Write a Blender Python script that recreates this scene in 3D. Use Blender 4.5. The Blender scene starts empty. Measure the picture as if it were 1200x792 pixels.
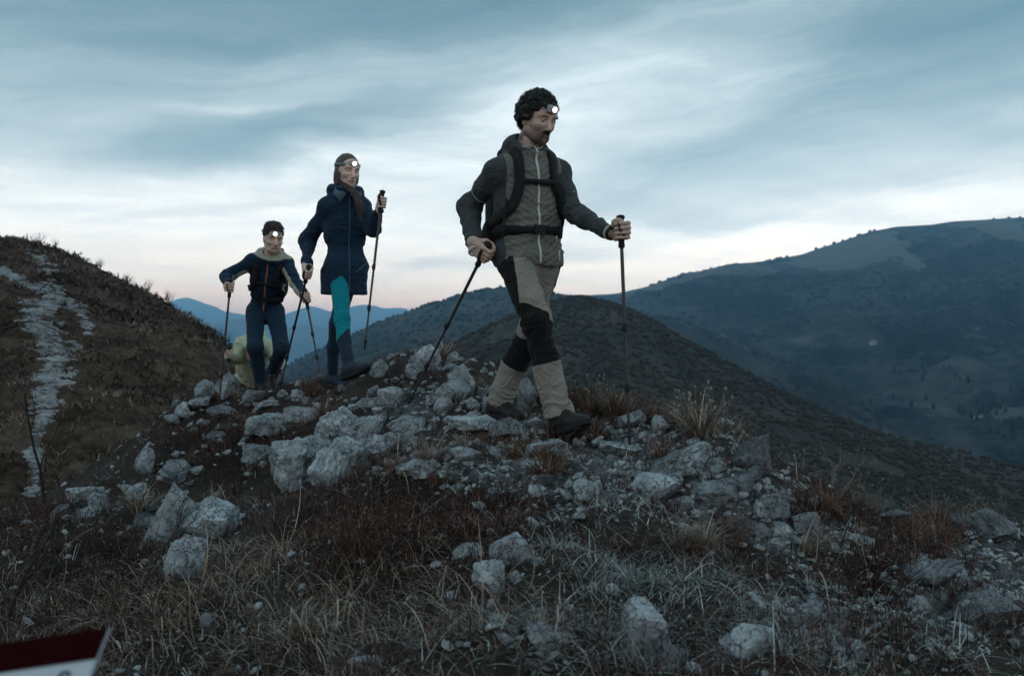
import bpy, math, random
import numpy as np
from mathutils import Vector, Matrix
from mathutils.bvhtree import BVHTree

random.seed(7)
RNG = np.random.default_rng(11)
SC = bpy.context.scene
COL = SC.collection

# ------------------------------------------------------------------ camera
F_PX, CXP, CYP, HORIZON = 1000.0, 600.0, 396.0, 420.0
PITCH = math.atan((HORIZON - CYP) / F_PX)
cam_d = bpy.data.cameras.new('camera')
cam_d.sensor_fit = 'HORIZONTAL'
cam_d.sensor_width = 36.0
cam_d.lens = 30.0
cam_d.clip_start = 0.05
cam_d.clip_end = 200000.0
cam_d.dof.use_dof = True
cam_d.dof.focus_distance = 4.6
cam_d.dof.aperture_fstop = 4.0
cam = bpy.data.objects.new('camera', cam_d)
cam.location = (0, 0, 0)
cam.rotation_euler = (math.pi / 2 + PITCH, 0, 0)
COL.objects.link(cam)
SC.camera = cam

# ------------------------------------------------------------------ render settings, exposure
SC.render.engine = 'CYCLES'
SC.view_settings.view_transform = 'Standard'
SC.view_settings.look = 'None'
SC.view_settings.gamma = 1.0
SC.view_settings.exposure = 0.35
SC.view_settings.use_curve_mapping = False
SC.cycles.use_denoising = True
SC.cycles.max_bounces = 5
SC.cycles.diffuse_bounces = 2
SC.cycles.glossy_bounces = 2
SC.cycles.transmission_bounces = 2
SC.cycles.volume_bounces = 1
SC.cycles.sample_clamp_indirect = 4.0

# ------------------------------------------------------------------ world: dusk sky with long cloud bands
SUN_EL, SUN_AZ = math.radians(2.0), math.radians(20.0)   # azimuth clockwise from +Y
world = bpy.data.worlds.new('World')
SC.world = world
world.use_nodes = True


class NT:
    """tiny node-tree builder"""
    def __init__(s, tree):
        s.t = tree
        s.t.nodes.clear()

    def n(s, typ, **kw):
        nd = s.t.nodes.new(typ)
        for k, v in kw.items():
            if k.startswith('i_'):
                nd.inputs[k[2:].replace('_', ' ')].default_value = v
            else:
                setattr(nd, k, v)
        return nd

    def l(s, a, b):
        s.t.links.new(a, b)

    def m(s, op, a, b=None, c=None, clamp=False):
        nd = s.t.nodes.new('ShaderNodeMath')
        nd.operation = op
        nd.use_clamp = clamp
        for i, v in enumerate((a, b, c)):
            if v is None:
                continue
            if isinstance(v, (int, float)):
                nd.inputs[i].default_value = v
            else:
                s.l(v, nd.inputs[i])
        return nd.outputs[0]

    def mix(s, fac, a, b, blend='MIX'):
        nd = s.t.nodes.new('ShaderNodeMix')
        nd.data_type = 'RGBA'
        nd.blend_type = blend
        for i, v in ((0, fac), (6, a), (7, b)):
            if isinstance(v, (int, float)):
                nd.inputs[i].default_value = v
            elif isinstance(v, (tuple, list)):
                nd.inputs[i].default_value = (*v[:3], 1)
            else:
                s.l(v, nd.inputs[i])
        return nd.outputs[2]

    def ramp(s, fac, stops, interp='LINEAR'):
        nd = s.t.nodes.new('ShaderNodeValToRGB')
        cr = nd.color_ramp
        cr.interpolation = interp
        while len(cr.elements) < len(stops):
            cr.elements.new(0.5)
        for e, (p, c) in zip(cr.elements, stops):
            e.position = p
            e.color = (*c[:3], 1) if isinstance(c, (tuple, list)) else (c, c, c, 1)
        s.l(fac, nd.inputs[0])
        return nd.outputs[0]

    def noise(s, vec, scale, detail=4.0, rough=0.55, dist=0.0):
        nd = s.n('ShaderNodeTexNoise')
        nd.inputs['Scale'].default_value = scale
        nd.inputs['Detail'].default_value = detail
        nd.inputs['Roughness'].default_value = rough
        nd.inputs['Distortion'].default_value = dist
        if vec is not None:
            s.l(vec, nd.inputs['Vector'])
        return nd

    def comb(s, x, y, z):
        nd = s.n('ShaderNodeCombineXYZ')
        for i, v in enumerate((x, y, z)):
            if isinstance(v, (int, float)):
                nd.inputs[i].default_value = v
            else:
                s.l(v, nd.inputs[i])
        return nd.outputs[0]


w = NT(world.node_tree)
tc = w.n('ShaderNodeTexCoord')
sep = w.n('ShaderNodeSeparateXYZ')
w.l(tc.outputs['Generated'], sep.inputs[0])
sx, sy, sz = sep.outputs
el0 = w.m('ARCSINE', sz)
az0 = w.m('ARCTAN2', sx, sy)
# broad warp so that the banks get frayed, drawn-out edges
wn = w.noise(w.comb(w.m('MULTIPLY', az0, 1.6), w.m('MULTIPLY', el0, 5.0), 0.3), 2.2, 5, 0.6)
ws = w.n('ShaderNodeSeparateColor')
w.l(wn.outputs['Color'], ws.inputs[0])
az = w.m('ADD', az0, w.m('MULTIPLY', w.m('SUBTRACT', ws.outputs[0], 0.5), 0.30))
el = w.m('ADD', el0, w.m('MULTIPLY', w.m('SUBTRACT', ws.outputs[1], 0.5), 0.075))


def sky_ang(px, py):
    return math.atan((px - 600) / 1000), math.atan((420 - py) / math.sqrt(1e6 + (px - 600) ** 2))


CLOUDS = [  # px, py, half length, half height, tilt (deg, up to the right), strength
    (160, 20, 460, 55, 8, 1.25), (295, 168, 150, 22, 10, 1.5), (440, 120, 160, 24, 17, .6), (30, 140, 190, 40, 14, .75),
    (800, 190, 200, 36, 6, .85), (1130, 85, 230, 50, 4, 1.15), (1000, 215, 320, 20, 0, .6), (760, 245, 160, 20, -5, .75),
    (545, 308, 70, 7, 3, .6), (1130, 5, 260, 38, 0, 1.1), (690, 293, 95, 10, -3, .65), (620, 5, 260, 30, 6, .9),
    (900, 262, 150, 10, -3, .45), (1150, 165, 150, 18, 2, .55), (250, 235, 180, 8, 12, .2)]
acc = None
for (px, py, L_, H_, ang, st) in CLOUDS:
    a0, e0 = sky_ang(px, py)
    ca, sa = math.cos(math.radians(ang)), math.sin(math.radians(ang))
    da, de = w.m('SUBTRACT', az, a0), w.m('SUBTRACT', el, e0)
    u = w.m('DIVIDE', w.m('ADD', w.m('MULTIPLY', da, ca), w.m('MULTIPLY', de, sa)), L_ / 1000)
    v = w.m('DIVIDE', w.m('SUBTRACT', w.m('MULTIPLY', de, ca), w.m('MULTIPLY', da, sa)), H_ / 1000)
    r2 = w.m('ADD', w.m('MULTIPLY', u, u), w.m('MULTIPLY', v, v))
    g = w.m('MULTIPLY', w.m('EXPONENT', w.m('MULTIPLY', r2, -1.0)), st)
    acc = g if acc is None else w.m('ADD', acc, g)
# long streaks of a flat cloud deck, all round the sky
den = w.m('ADD', w.m('MAXIMUM', sz, 0.0), 0.11)
pu, pv = w.m('DIVIDE', sx, den), w.m('DIVIDE', sy, den)
c1, s1 = math.cos(math.radians(28)), math.sin(math.radians(28))
ru = w.m('ADD', w.m('MULTIPLY', pu, c1), w.m('MULTIPLY', pv, s1))
rv = w.m('SUBTRACT', w.m('MULTIPLY', pv, c1), w.m('MULTIPLY', pu, s1))
st1 = w.noise(w.comb(w.m('MULTIPLY', ru, 0.35), rv, 1.7), 0.95, 5, 0.55, 0.4).outputs['Fac']
st2 = w.noise(w.comb(w.m('MULTIPLY', ru, 0.22), w.m('MULTIPLY', rv, 1.4), 4.2), 2.3, 4, 0.6).outputs['Fac']
ct, st_ = math.cos(math.radians(9)), math.sin(math.radians(9))
fa = w.m('ADD', w.m('MULTIPLY', az, ct), w.m('MULTIPLY', el, st_))
fe = w.m('SUBTRACT', w.m('MULTIPLY', el, ct), w.m('MULTIPLY', az, st_))
st3 = w.noise(w.comb(w.m('MULTIPLY', fa, 2.2), w.m('MULTIPLY', fe, 26.0), 2.2), 1.6, 5, 0.6).outputs['Fac']
streak = w.m('ADD', w.m('MULTIPLY', w.m('SUBTRACT', st1, 0.5), 0.75), w.m('MULTIPLY', w.m('SUBTRACT', st2, 0.5), 0.7))
streak = w.m('ADD', streak, w.m('MULTIPLY', w.m('SUBTRACT', st3, 0.5), 0.8))
cm = w.m('MAXIMUM', w.m('ADD', w.m('ADD', acc, streak), 0.06), 0.0)
cm = w.m('SUBTRACT', 1.0, w.m('EXPONENT', w.m('MULTIPLY', cm, -1.35)))     # soft saturation keeps streaks inside the banks
cm = w.m('ADD', cm, w.m('MULTIPLY', w.m('SUBTRACT', st3, 0.5), 0.22), clamp=True)
cm = w.m('MULTIPLY', cm, w.m('MULTIPLY_ADD', w.m('DIVIDE', el0, 0.24, clamp=True), 0.55, 0.45))     # banks thin out towards the horizon
elf = w.m('MULTIPLY', el0, 1 / 0.6, clamp=True)
K3 = lambda c: tuple(x / 3 for x in c)     # ramps hold a third of the radiance
clear = w.ramp(elf, [(0.0, K3((3.1, 1.6, .78))), (0.08, K3((2.98, 1.64, .84))), (0.15, K3((1.85, 1.46, 1.10))), (0.24, K3((1.32, 1.22, 1.08))), (0.36, K3((.98, .97, .92))),
                     (0.52, K3((.62, .68, .68))), (0.68, K3((.36, .45, .47))), (1.0, K3((.33, .42, .45)))])
clear = w.mix(1.0, clear, (3, 3, 3), 'MULTIPLY')
nish = w.n('ShaderNodeTexSky', sky_type='NISHITA', sun_disc=False)
nish.sun_elevation = SUN_EL
nish.sun_rotation = SUN_AZ
nish.altitude = 900
nsc = w.mix(1.0, nish.outputs[0], (.1, .1, .1), 'MULTIPLY')
clear = w.mix(0.12, clear, nsc)
cloud = w.ramp(elf, [(0.0, (.80, .70, .66)), (0.15, (.46, .49, .49)), (0.35, (.165, .255, .275)), (0.55, (.085, .155, .178)), (0.7, (.07, .13, .15)), (1.0, (.16, .24, .27))])
skyc = w.mix(cm, clear, cloud)
below = w.m('LESS_THAN', sz, -0.002)
skyc = w.mix(below, skyc, (.05, .06, .065))
bg = w.n('ShaderNodeBackground')
bg.inputs['Strength'].default_value = 1.36
w.l(skyc, bg.inputs['Color'])
wo = w.n('ShaderNodeOutputWorld')
w.l(bg.outputs[0], wo.inputs['Surface'])

# ------------------------------------------------------------------ sun: just above the horizon, behind the big mountain
sun_d = bpy.data.lights.new('sun', 'SUN')
sun_d.energy = 0.5
sun_d.angle = math.radians(3)
sun_d.color = (1.0, .82, .7)
sun = bpy.data.objects.new('sun', sun_d)
sd = Vector((math.sin(SUN_AZ) * math.cos(SUN_EL), math.cos(SUN_AZ) * math.cos(SUN_EL), math.sin(SUN_EL)))
sun.rotation_euler = sd.to_track_quat('Z', 'Y').to_euler()
COL.objects.link(sun)

# ------------------------------------------------------------------ helpers
CP, SP = math.cos(PITCH), math.sin(PITCH)


def P(px, py, Y):
    """world point at ground distance Y ahead whose direction is that of a picture point"""
    cx, cy = (px - CXP) / F_PX, (CYP - py) / F_PX
    dy, dz = CP - cy * SP, SP + cy * CP
    t = Y / dy
    return np.array([cx * t, Y, dz * t])


def proj(p):
    p = np.asarray(p, float)
    d = p[..., 1] * CP + p[..., 2] * SP
    d = np.maximum(d, 1e-3)
    v = -p[..., 1] * SP + p[..., 2] * CP
    return CXP + F_PX * p[..., 0] / d, CYP - F_PX * v / d


def nrm(v):
    v = np.asarray(v, float)
    return v / max(np.linalg.norm(v), 1e-9)


def vn(p, seed=0):
    """value noise, p (N,3) -> (-1..1)"""
    p = np.asarray(p, np.float64)
    i = np.floor(p).astype(np.int64)
    f = p - i
    u = f * f * (3 - 2 * f)
    out = np.zeros(len(p))
    for dx in (0, 1):
        for dy in (0, 1):
            for dz in (0, 1):
                h = ((i[:, 0] + dx) * 374761393 + (i[:, 1] + dy) * 668265263 + (i[:, 2] + dz) * 2147483647 + seed * 1274126177) & 0xffffffff
                h = ((h ^ (h >> 13)) * 1274126177) & 0xffffffff
                h = (h ^ (h >> 16)) & 0xffff
                wgt = (u[:, 0] if dx else 1 - u[:, 0]) * (u[:, 1] if dy else 1 - u[:, 1]) * (u[:, 2] if dz else 1 - u[:, 2])
                out += wgt * (h / 32767.5 - 1)
    return out


def fbm(p, octv=4, seed=0, gain=.5):
    a, o, s = 1.0, np.zeros(len(p)), 1.0
    for k in range(octv):
        o += a * vn(p * s, seed + k)
        a *= gain
        s *= 2.03
    return o


def ridged(p, octv=4, seed=0, gain=.5):
    a, o, s = 1.0, np.zeros(len(p)), 1.0
    for k in range(octv):
        o += a * (1 - 2 * np.abs(vn(p * s, seed + k)))
        a *= gain
        s *= 2.03
    return o


def mesh_np(name, V, F, smooth=True, attrs=None):
    V = np.ascontiguousarray(V, np.float32)
    F = np.ascontiguousarray(F, np.int32)
    me = bpy.data.meshes.new(name)
    k = F.shape[1]
    me.vertices.add(len(V))
    me.vertices.foreach_set('co', V.ravel())
    me.loops.add(F.size)
    me.loops.foreach_set('vertex_index', F.ravel())
    me.polygons.add(len(F))
    me.polygons.foreach_set('loop_start', np.arange(0, F.size, k, dtype=np.int32))
    me.update(calc_edges=True)
    me.polygons.foreach_set('use_smooth', np.full(len(F), smooth))
    for an, av in (attrs or {}).items():
        at = me.attributes.new(an, 'FLOAT', 'POINT')
        at.data.foreach_set('value', np.ascontiguousarray(av, np.float32))
    return me


def link(name, me, mat=None, parent=None):
    o = bpy.data.objects.new(name, me)
    COL.objects.link(o)
    if mat is not None and me is not None and len(me.materials) == 0:
        me.materials.append(mat)
    if parent is not None:
        o.parent = parent
        o.matrix_parent_inverse = parent.matrix_world.inverted() if False else Matrix.Translation(-Vector(parent.location))
    return o


def mk(name, V, F, mat, parent=None, smooth=True, attrs=None):
    return link(name, mesh_np(name, V, F, smooth, attrs), mat, parent)


def tag(o, label=None, cat=None, group=None, kind=None):
    for k, v in (('label', label), ('category', cat), ('group', group), ('kind', kind)):
        if v:
            o[k] = v
    return o


def empty(name, loc, label=None, cat=None, group=None):
    o = bpy.data.objects.new(name, None)
    o.empty_display_size = .1
    o.location = Vector(loc)
    COL.objects.link(o)
    return tag(o, label, cat, group)


class MB:
    """collects pieces into one mesh (triangles and quads -> triangles)"""
    def __init__(s):
        s.V, s.F, s.n = [], [], 0

    def add(s, V, F):
        V = np.asarray(V, float)
        F = np.asarray(F, int)
        if F.shape[1] == 4:
            F = np.concatenate([F[:, [0, 1, 2]], F[:, [0, 2, 3]]])
        s.V.append(V)
        s.F.append(F + s.n)
        s.n += len(V)
        return s

    def tube(s, pts, rad, seg=8, cap=True):
        pts = np.asarray(pts, float)
        n = len(pts)
        rad = np.broadcast_to(np.asarray(rad, float), (n,))
        V, up = [], None
        for i in range(n):
            t = nrm(pts[min(i + 1, n - 1)] - pts[max(i - 1, 0)])
            if up is None:
                a = np.array([0, 0, 1.0]) if abs(t[2]) < .9 else np.array([1.0, 0, 0])
                up = nrm(np.cross(t, a))
            up = nrm(up - t * np.dot(up, t))
            b = np.cross(t, up)
            for k in range(seg):
                an = 2 * math.pi * k / seg
                V.append(pts[i] + rad[i] * (math.cos(an) * up + math.sin(an) * b))
        F = []
        for i in range(n - 1):
            for k in range(seg):
                k2 = (k + 1) % seg
                F.append((i * seg + k, i * seg + k2, (i + 1) * seg + k2, (i + 1) * seg + k))
        V = np.array(V)
        s.add(V, F)
        if cap:
            for i, sgn in ((0, 1), (n - 1, -1)):
                c = len(V)
                ring = [i * seg + k for k in range(seg)]
                Vc = np.concatenate([V[ring], pts[i][None]])
                Fc = [((k + 1) % seg, k, seg) if sgn > 0 else (k, (k + 1) % seg, seg) for k in range(seg)]
                s.add(Vc, Fc)
        return s

    def box(s, c, half, R=None):
        R = np.eye(3) if R is None else R
        V = np.array([[x, y, z] for x in (-1, 1) for y in (-1, 1) for z in (-1, 1)]) * np.asarray(half)
        V = V @ R.T + np.asarray(c)
        F = [(0, 1, 3, 2), (4, 6, 7, 5), (0, 4, 5, 1), (2, 3, 7, 6), (0, 2, 6, 4), (1, 5, 7, 3)]
        return s.add(V, F)

    def strip(s, C, S, N, width, thick):
        """flat band: centres C, side vectors S, normals N"""
        C, S, N = map(np.asarray, (C, S, N))
        n = len(C)
        wd = np.broadcast_to(np.asarray(width, float), (n,))[:, None]
        a, b = C - S * wd / 2, C + S * wd / 2
        V = np.concatenate([a + N * thick, b + N * thick, a - N * .002, b - N * .002])
        F = []
        for i in range(n - 1):
            j = i + 1
            F += [(i, j, n + j, n + i), (2 * n + j, 2 * n + i, 3 * n + i, 3 * n + j), (i, 2 * n + i, 2 * n + j, j), (n + j, 3 * n + j, 3 * n + i, n + i)]
        F += [(0, n, 3 * n, 2 * n), (n - 1, 3 * n - 1, 4 * n - 1, 2 * n - 1)]
        return s.add(V, F)

    def arrays(s):
        return np.concatenate(s.V), np.concatenate(s.F)

    def build(s, name, mat, parent=None, smooth=True):
        V, F = s.arrays()
        return mk(name, V, F, mat, parent, smooth)


# ------------------------------------------------------------------ materials
def base_mat(name, rough=.8, spec=.3):
    m = bpy.data.materials.new(name)
    m.use_nodes = True
    t = NT(m.node_tree)
    out = t.n('ShaderNodeOutputMaterial')
    b = t.n('ShaderNodeBsdfPrincipled')
    b.inputs['Roughness'].default_value = rough
    b.inputs['Specular IOR Level'].default_value = spec
    t.l(b.outputs[0], out.inputs[0])
    return m, t, b


def simple_mat(name, c1, c2=None, scale=20, rough=.8, spec=.3, bump=0, bscale=None, bdist=.01, rnd=0.0, weave=0):
    """two-tone noise colour with fine relief; rnd = brightness spread from object to object"""
    m, t, b = base_mat(name, rough, spec)
    c2 = c2 or tuple(x * .75 for x in c1)
    tc = t.n('ShaderNodeTexCoord').outputs['Object']
    nz = t.noise(tc, scale, 5, .6).outputs['Fac']
    col = t.mix(t.m('MULTIPLY', t.m('SUBTRACT', nz, .25), 2, clamp=True), c2, c1)
    if rnd:
        oi = t.n('ShaderNodeObjectInfo').outputs['Random']
        f = t.m('ADD', t.m('MULTIPLY', oi, 2 * rnd), 1 - rnd)
        col = t.mix(1.0, col, t.comb(f, f, f), 'MULTIPLY')
    t.l(col, b.inputs['Base Color'])
    if bump:
        bn = t.noise(tc, bscale or scale * 3, 4, .6).outputs['Fac']
        bp = t.n('ShaderNodeBump')
        bp.inputs['Strength'].default_value = bump
        bp.inputs['Distance'].default_value = bdist
        t.l(bn, bp.inputs['Height'])
        t.l(bp.outputs[0], b.inputs['Normal'])
    return m


def cloth_mat(name, base, regions=(), rough=.9, fine=260, spec=.12):
    """cloth; regions = [(attribute, colour)] painted where the attribute is above 0.5"""
    m, t, b = base_mat(name, rough, spec)
    tc = t.n('ShaderNodeTexCoord').outputs['Object']
    col = None
    nz = t.noise(tc, 14, 4, .6).outputs['Fac']
    var = t.m('ADD', t.m('MULTIPLY', nz, .5), .75)
    cur = t.mix(0.0, base, base)
    for an, c in regions:
        at = t.n('ShaderNodeAttribute', attribute_name=an).outputs['Fac']
        cur = t.mix(t.m('MULTIPLY_ADD', t.m('SUBTRACT', at, .5), 40.0, .5, clamp=True), cur, c)
    col = t.mix(1.0, cur, t.comb(var, var, var), 'MULTIPLY')
    t.l(col, b.inputs['Base Color'])
    bn = t.noise(tc, fine, 2, .5).outputs['Fac']
    cr = t.noise(tc, 11, 3, .5, 1.6).outputs['Fac']
    cr = t.m('ABSOLUTE', t.m('SUBTRACT', cr, .5))
    bp = t.n('ShaderNodeBump')
    bp.inputs['Strength'].default_value = .8
    bp.inputs['Distance'].default_value = .02
    t.l(t.m('ADD', t.m('MULTIPLY', bn, .04), t.m('MULTIPLY', cr, 2.2)), bp.inputs['Height'])
    t.l(bp.outputs[0], b.inputs['Normal'])
    b.inputs['Sheen Weight'].default_value = .04
    return m


def rock_mat(name, c_hi, c_lo, scale=6, lichen=None):
    m, t, b = base_mat(name, .9, .2)
    tc = t.n('ShaderNodeTexCoord').outputs['Object']
    oi = t.n('ShaderNodeObjectInfo')
    rndv = oi.outputs['Random']
    vec = t.n('ShaderNodeVectorMath', operation='ADD')
    t.l(tc, vec.inputs[0])
    t.l(t.comb(t.m('MULTIPLY', rndv, 37.0), t.m('MULTIPLY', rndv, 11.0), 0.0), vec.inputs[1])
    n1 = t.noise(vec.outputs[0], scale, 8, .65, .3).outputs['Fac']
    n2 = t.noise(vec.outputs[0], scale * 7, 4, .6).outputs['Fac']
    vo = t.n('ShaderNodeTexVoronoi', feature='DISTANCE_TO_EDGE')
    vo.inputs['Scale'].default_value = scale * 1.3
    wv = t.n('ShaderNodeVectorMath', operation='ADD')
    wn_ = t.noise(vec.outputs[0], scale * 2, 3, .6)
    t.l(vec.outputs[0], wv.inputs[0])
    sc_ = t.n('ShaderNodeVectorMath', operation='SCALE')
    t.l(wn_.outputs['Color'], sc_.inputs[0])
    sc_.inputs['Scale'].default_value = .25
    t.l(sc_.outputs[0], wv.inputs[1])
    t.l(wv.outputs[0], vo.inputs['Vector'])
    crack = t.m('SUBTRACT', 1.0, t.m('MULTIPLY', vo.outputs['Distance'], 22.0, clamp=True))
    f = t.m('ADD', t.m('MULTIPLY', t.m('SUBTRACT', n1, .32), 2.2), t.m('MULTIPLY', t.m('SUBTRACT', n2, .5), .7), clamp=True)
    col = t.mix(f, c_lo, c_hi)
    if lichen:
        n3 = t.noise(vec.outputs[0], scale * 3.3, 5, .7).outputs['Fac']
        col = t.mix(t.m('MULTIPLY', t.m('SUBTRACT', n3, .56), 7, clamp=True), col, lichen)
    col = t.mix(t.m('MULTIPLY', crack, .7), col, tuple(x * .3 for x in c_lo))
    fr = t.m('ADD', t.m('MULTIPLY', rndv, .5), .75)
    col = t.mix(1.0, col, t.comb(fr, fr, fr), 'MULTIPLY')
    t.l(col, b.inputs['Base Color'])
    h = t.m('SUBTRACT', t.m('ADD', n1, t.m('MULTIPLY', n2, .35)), t.m('MULTIPLY', crack, .35))
    bp = t.n('ShaderNodeBump')
    bp.inputs['Strength'].default_value = .7
    bp.inputs['Distance'].default_value = .03
    t.l(h, bp.inputs['Height'])
    t.l(bp.outputs[0], b.inputs['Normal'])
    return m


def blade_mat(name, stops, rough=.75):
    """grass: colour varies blade by blade through the attribute 'tone'"""
    m, t, b = base_mat(name, rough, .15)
    at = t.n('ShaderNodeAttribute', attribute_name='tone').outputs['Fac']
    col = t.ramp(at, stops)
    t.l(col, b.inputs['Base Color'])
    return m

# ------------------------------------------------------------------ near ground: a stony ridge top
# control points: picture position and distance, or plain x, y, z
CTRL_PX = [
    # towards the camera
    (-250, 800, 2.9), (0, 800, 2.6), (150, 800, 2.5), (300, 800, 2.35), (450, 800, 2.15), (600, 800, 2.05), (750, 800, 2.05), (900, 800, 2.1), (1050, 800, 2.3), (1200, 800, 2.6), (1400, 800, 2.9),
    (0, 700, 3.7), (150, 700, 3.3), (300, 700, 3.0), (450, 700, 2.75), (600, 700, 2.6), (750, 700, 2.55), (900, 700, 2.6), (1050, 700, 2.95), (1200, 700, 3.5),
    (0, 640, 5.0), (120, 640, 4.4), (1080, 640, 3.9), (1200, 640, 4.7),
    (0, 600, 6.6), (80, 590, 6.2), (150, 600, 5.2), (300, 600, 4.3), (450, 600, 3.75), (600, 600, 3.4), (750, 600, 3.3), (900, 600, 3.35), (1000, 622, 3.9), (1100, 612, 5.0), (1200, 606, 5.6), (1400, 600, 6.5),
    (165, 540, 6.6), (200, 525, 6.6), (330, 530, 5.3), (450, 530, 4.7), (560, 525, 4.35), (600, 520, 4.25), (665, 521, 4.15), (740, 526, 4.08), (850, 530, 4.0), (930, 575, 3.95),
    (592, 493, 4.62), (480, 471, 5.0),
    (220, 478, 7.6), (270, 470, 7.3), (312, 462, 7.5), (330, 470, 7.0), (345, 458, 7.4), (393, 457, 6.25), (414, 455, 5.62), (376, 447, 7.05), (328, 452, 6.6), (420, 475, 5.4), (560, 468, 5.1), (620, 463, 5.5), (700, 473, 5.0),
    # crest
    (440, 428, 7.0), (495, 412, 6.7), (540, 424, 6.2), (580, 448, 5.8), (640, 461, 5.6), (700, 470, 5.3), (770, 488, 5.0), (850, 514, 4.7), (900, 540, 4.5), (950, 580, 4.4), (1000, 610, 4.7),
    (385, 446, 7.3), (290, 452, 7.9), (235, 458, 8.2), (195, 486, 8.3), (165, 520, 7.8), (100, 575, 7.2), (0, 600, 7.6)]
CTRL_XYZ = [(0, 0, -.98), (-1.2, 0, -1.08), (1.2, 0, -1.05), (0, -1.5, -1.25), (-5, -1.5, -1.9), (5, -1.5, -1.9), (-6, 2, -1.9), (6, 2, -1.7), (-9, 5, -3.0), (9, 5, -2.6),
            (-3.0, 9.0, -.95), (-2.85, 9.35, -1.1), (-1.4, 8.8, -.9), (-.6, 8.3, -.8), (.2, 7.2, -.9), (.9, 6.6, -1.1), (1.6, 6.1, -1.3), (2.4, 6.2, -1.9), (3.4, 6.9, -2.0),
            (-4.2, 9.2, -1.6), (-5.2, 8.6, -2.0), (-6.0, 9, -2.6), (-3, 11, -2.4), (0, 10, -2.6), (3, 9, -3.2), (6, 9, -3.4), (-8, 12, -4.5), (0, 13, -4.6), (8, 12, -5.2), (-3, 16, -5.2), (4, 16, -6.5), (10, 16, -7), (-10, 16, -6)]
ctrl = np.array([P(*c) for c in CTRL_PX] + [np.array(c, float) for c in CTRL_XYZ])


def tps_fit(C, lam=2e-3):
    n = len(C)
    d = np.linalg.norm(C[:, None, :2] - C[None, :, :2], axis=2)
    K = np.where(d > 0, d * d * np.log(d + 1e-9), 0) + lam * np.eye(n)
    Pm = np.c_[np.ones(n), C[:, :2]]
    A = np.block([[K, Pm], [Pm.T, np.zeros((3, 3))]])
    return np.linalg.solve(A, np.r_[C[:, 2], 0, 0, 0])


WT = tps_fit(ctrl)


def tps(X, Y):
    out = WT[-3] + WT[-2] * X + WT[-1] * Y
    for c, wk in zip(ctrl, WT):
        d2 = (X - c[0]) ** 2 + (Y - c[1]) ** 2
        out += wk * .5 * d2 * np.log(d2 + 1e-12)
    return out


gx = 10 * np.sinh(2.2 * np.linspace(-1, 1, 561)) / math.sinh(2.2)
gy = [-1.5]
while gy[-1] < 16:
    gy.append(gy[-1] + max(.022, .0078 * abs(gy[-1])))
gy = np.array(gy)
GX, GY = np.meshgrid(gx, gy, indexing='ij')
GZ = tps(GX, GY)
q = np.c_[GX.ravel(), GY.ravel(), np.zeros(GX.size)]
rough_n = (.06 * fbm(q * 2.3, 2, 71) + .07 * fbm(q * 1.1, 3, 3) + .035 * ridged(q * 2.6, 3, 9) - .02 + .012 * fbm(q * 9, 3, 5)).reshape(GX.shape)
STEPS = [(665, 521, 4.15), (592, 493, 4.62), (740, 526, 4.08), (480, 471, 5.0), (312, 462, 7.5), (393, 457, 6.25), (414, 455, 5.62), (376, 447, 7.05), (328, 452, 6.6), (318, 458, 7.75)]
calm = np.ones_like(GX)
for s_ in STEPS:
    p_ = P(*s_)
    calm *= 1 - np.exp(-((GX - p_[0]) ** 2 + (GY - p_[1]) ** 2) / .35 ** 2)
GZ = GZ + rough_n * (.15 + .85 * calm)


def ground_z(x, y):
    x, y = np.asarray(x, float), np.asarray(y, float)
    i = np.clip(np.interp(x, gx, np.arange(len(gx))), 0, len(gx) - 1.001)
    j = np.clip(np.interp(y, gy, np.arange(len(gy))), 0, len(gy) - 1.001)
    i0, j0 = i.astype(int), j.astype(int)
    a, b = i - i0, j - j0
    return GZ[i0, j0] * (1 - a) * (1 - b) + GZ[i0 + 1, j0] * a * (1 - b) + GZ[i0, j0 + 1] * (1 - a) * b + GZ[i0 + 1, j0 + 1] * a * b


def ground_hit(px, py, y0=1.5, y1=12):
    """first point of the near ground on the sight line of a picture point"""
    Ys = np.linspace(y0, y1, 500)
    d = P(px, py, 1.0)
    pts = Ys[:, None] * d[None]
    g = pts[:, 2] - ground_z(pts[:, 0], pts[:, 1])
    k = np.argmax(g < 0) if (g < 0).any() else len(Ys) - 1
    return np.array([pts[k, 0], pts[k, 1], ground_z(pts[k, 0], pts[k, 1])])


def grid_faces(n, m):
    i, j = np.meshgrid(np.arange(n - 1), np.arange(m - 1), indexing='ij')
    a = (i * m + j).ravel()
    return np.c_[a, a + m, a + m + 1, a + 1]


# zones of the ridge, as ellipses in the picture (centre, radii, weight)
HEATHER = [(270, 520, 85, 55, 1.3), (490, 630, 130, 55, 1.4), (560, 600, 80, 30, .8), (120, 670, 130, 80, .8), (430, 560, 60, 22, .9), (975, 600, 45, 16, 1.2), (1050, 690, 75, 50, 1.5),
           (380, 660, 70, 40, .7), (300, 480, 40, 20, .7), (1090, 625, 70, 14, .9), (470, 448, 40, 14, .8), (850, 660, 60, 18, .5), (30, 620, 90, 40, .8), (640, 620, 60, 18, .6)]
SCREE = [(500, 480, 70, 22, 1.0), (560, 545, 150, 26, 1.0), (700, 560, 150, 36, 1.4), (770, 520, 100, 24, 1.2), (880, 590, 80, 40, 1.4), (620, 500, 80, 20, .8), (930, 625, 70, 28, 1.2), (1130, 690, 90, 60, 1.3),
         (1000, 740, 80, 50, .8), (400, 480, 40, 16, .7), (600, 750, 70, 40, .6), (420, 540, 70, 26, .8), (940, 720, 60, 60, .7), (1170, 640, 50, 20, .9), (520, 425, 45, 20, .9)]
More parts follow.
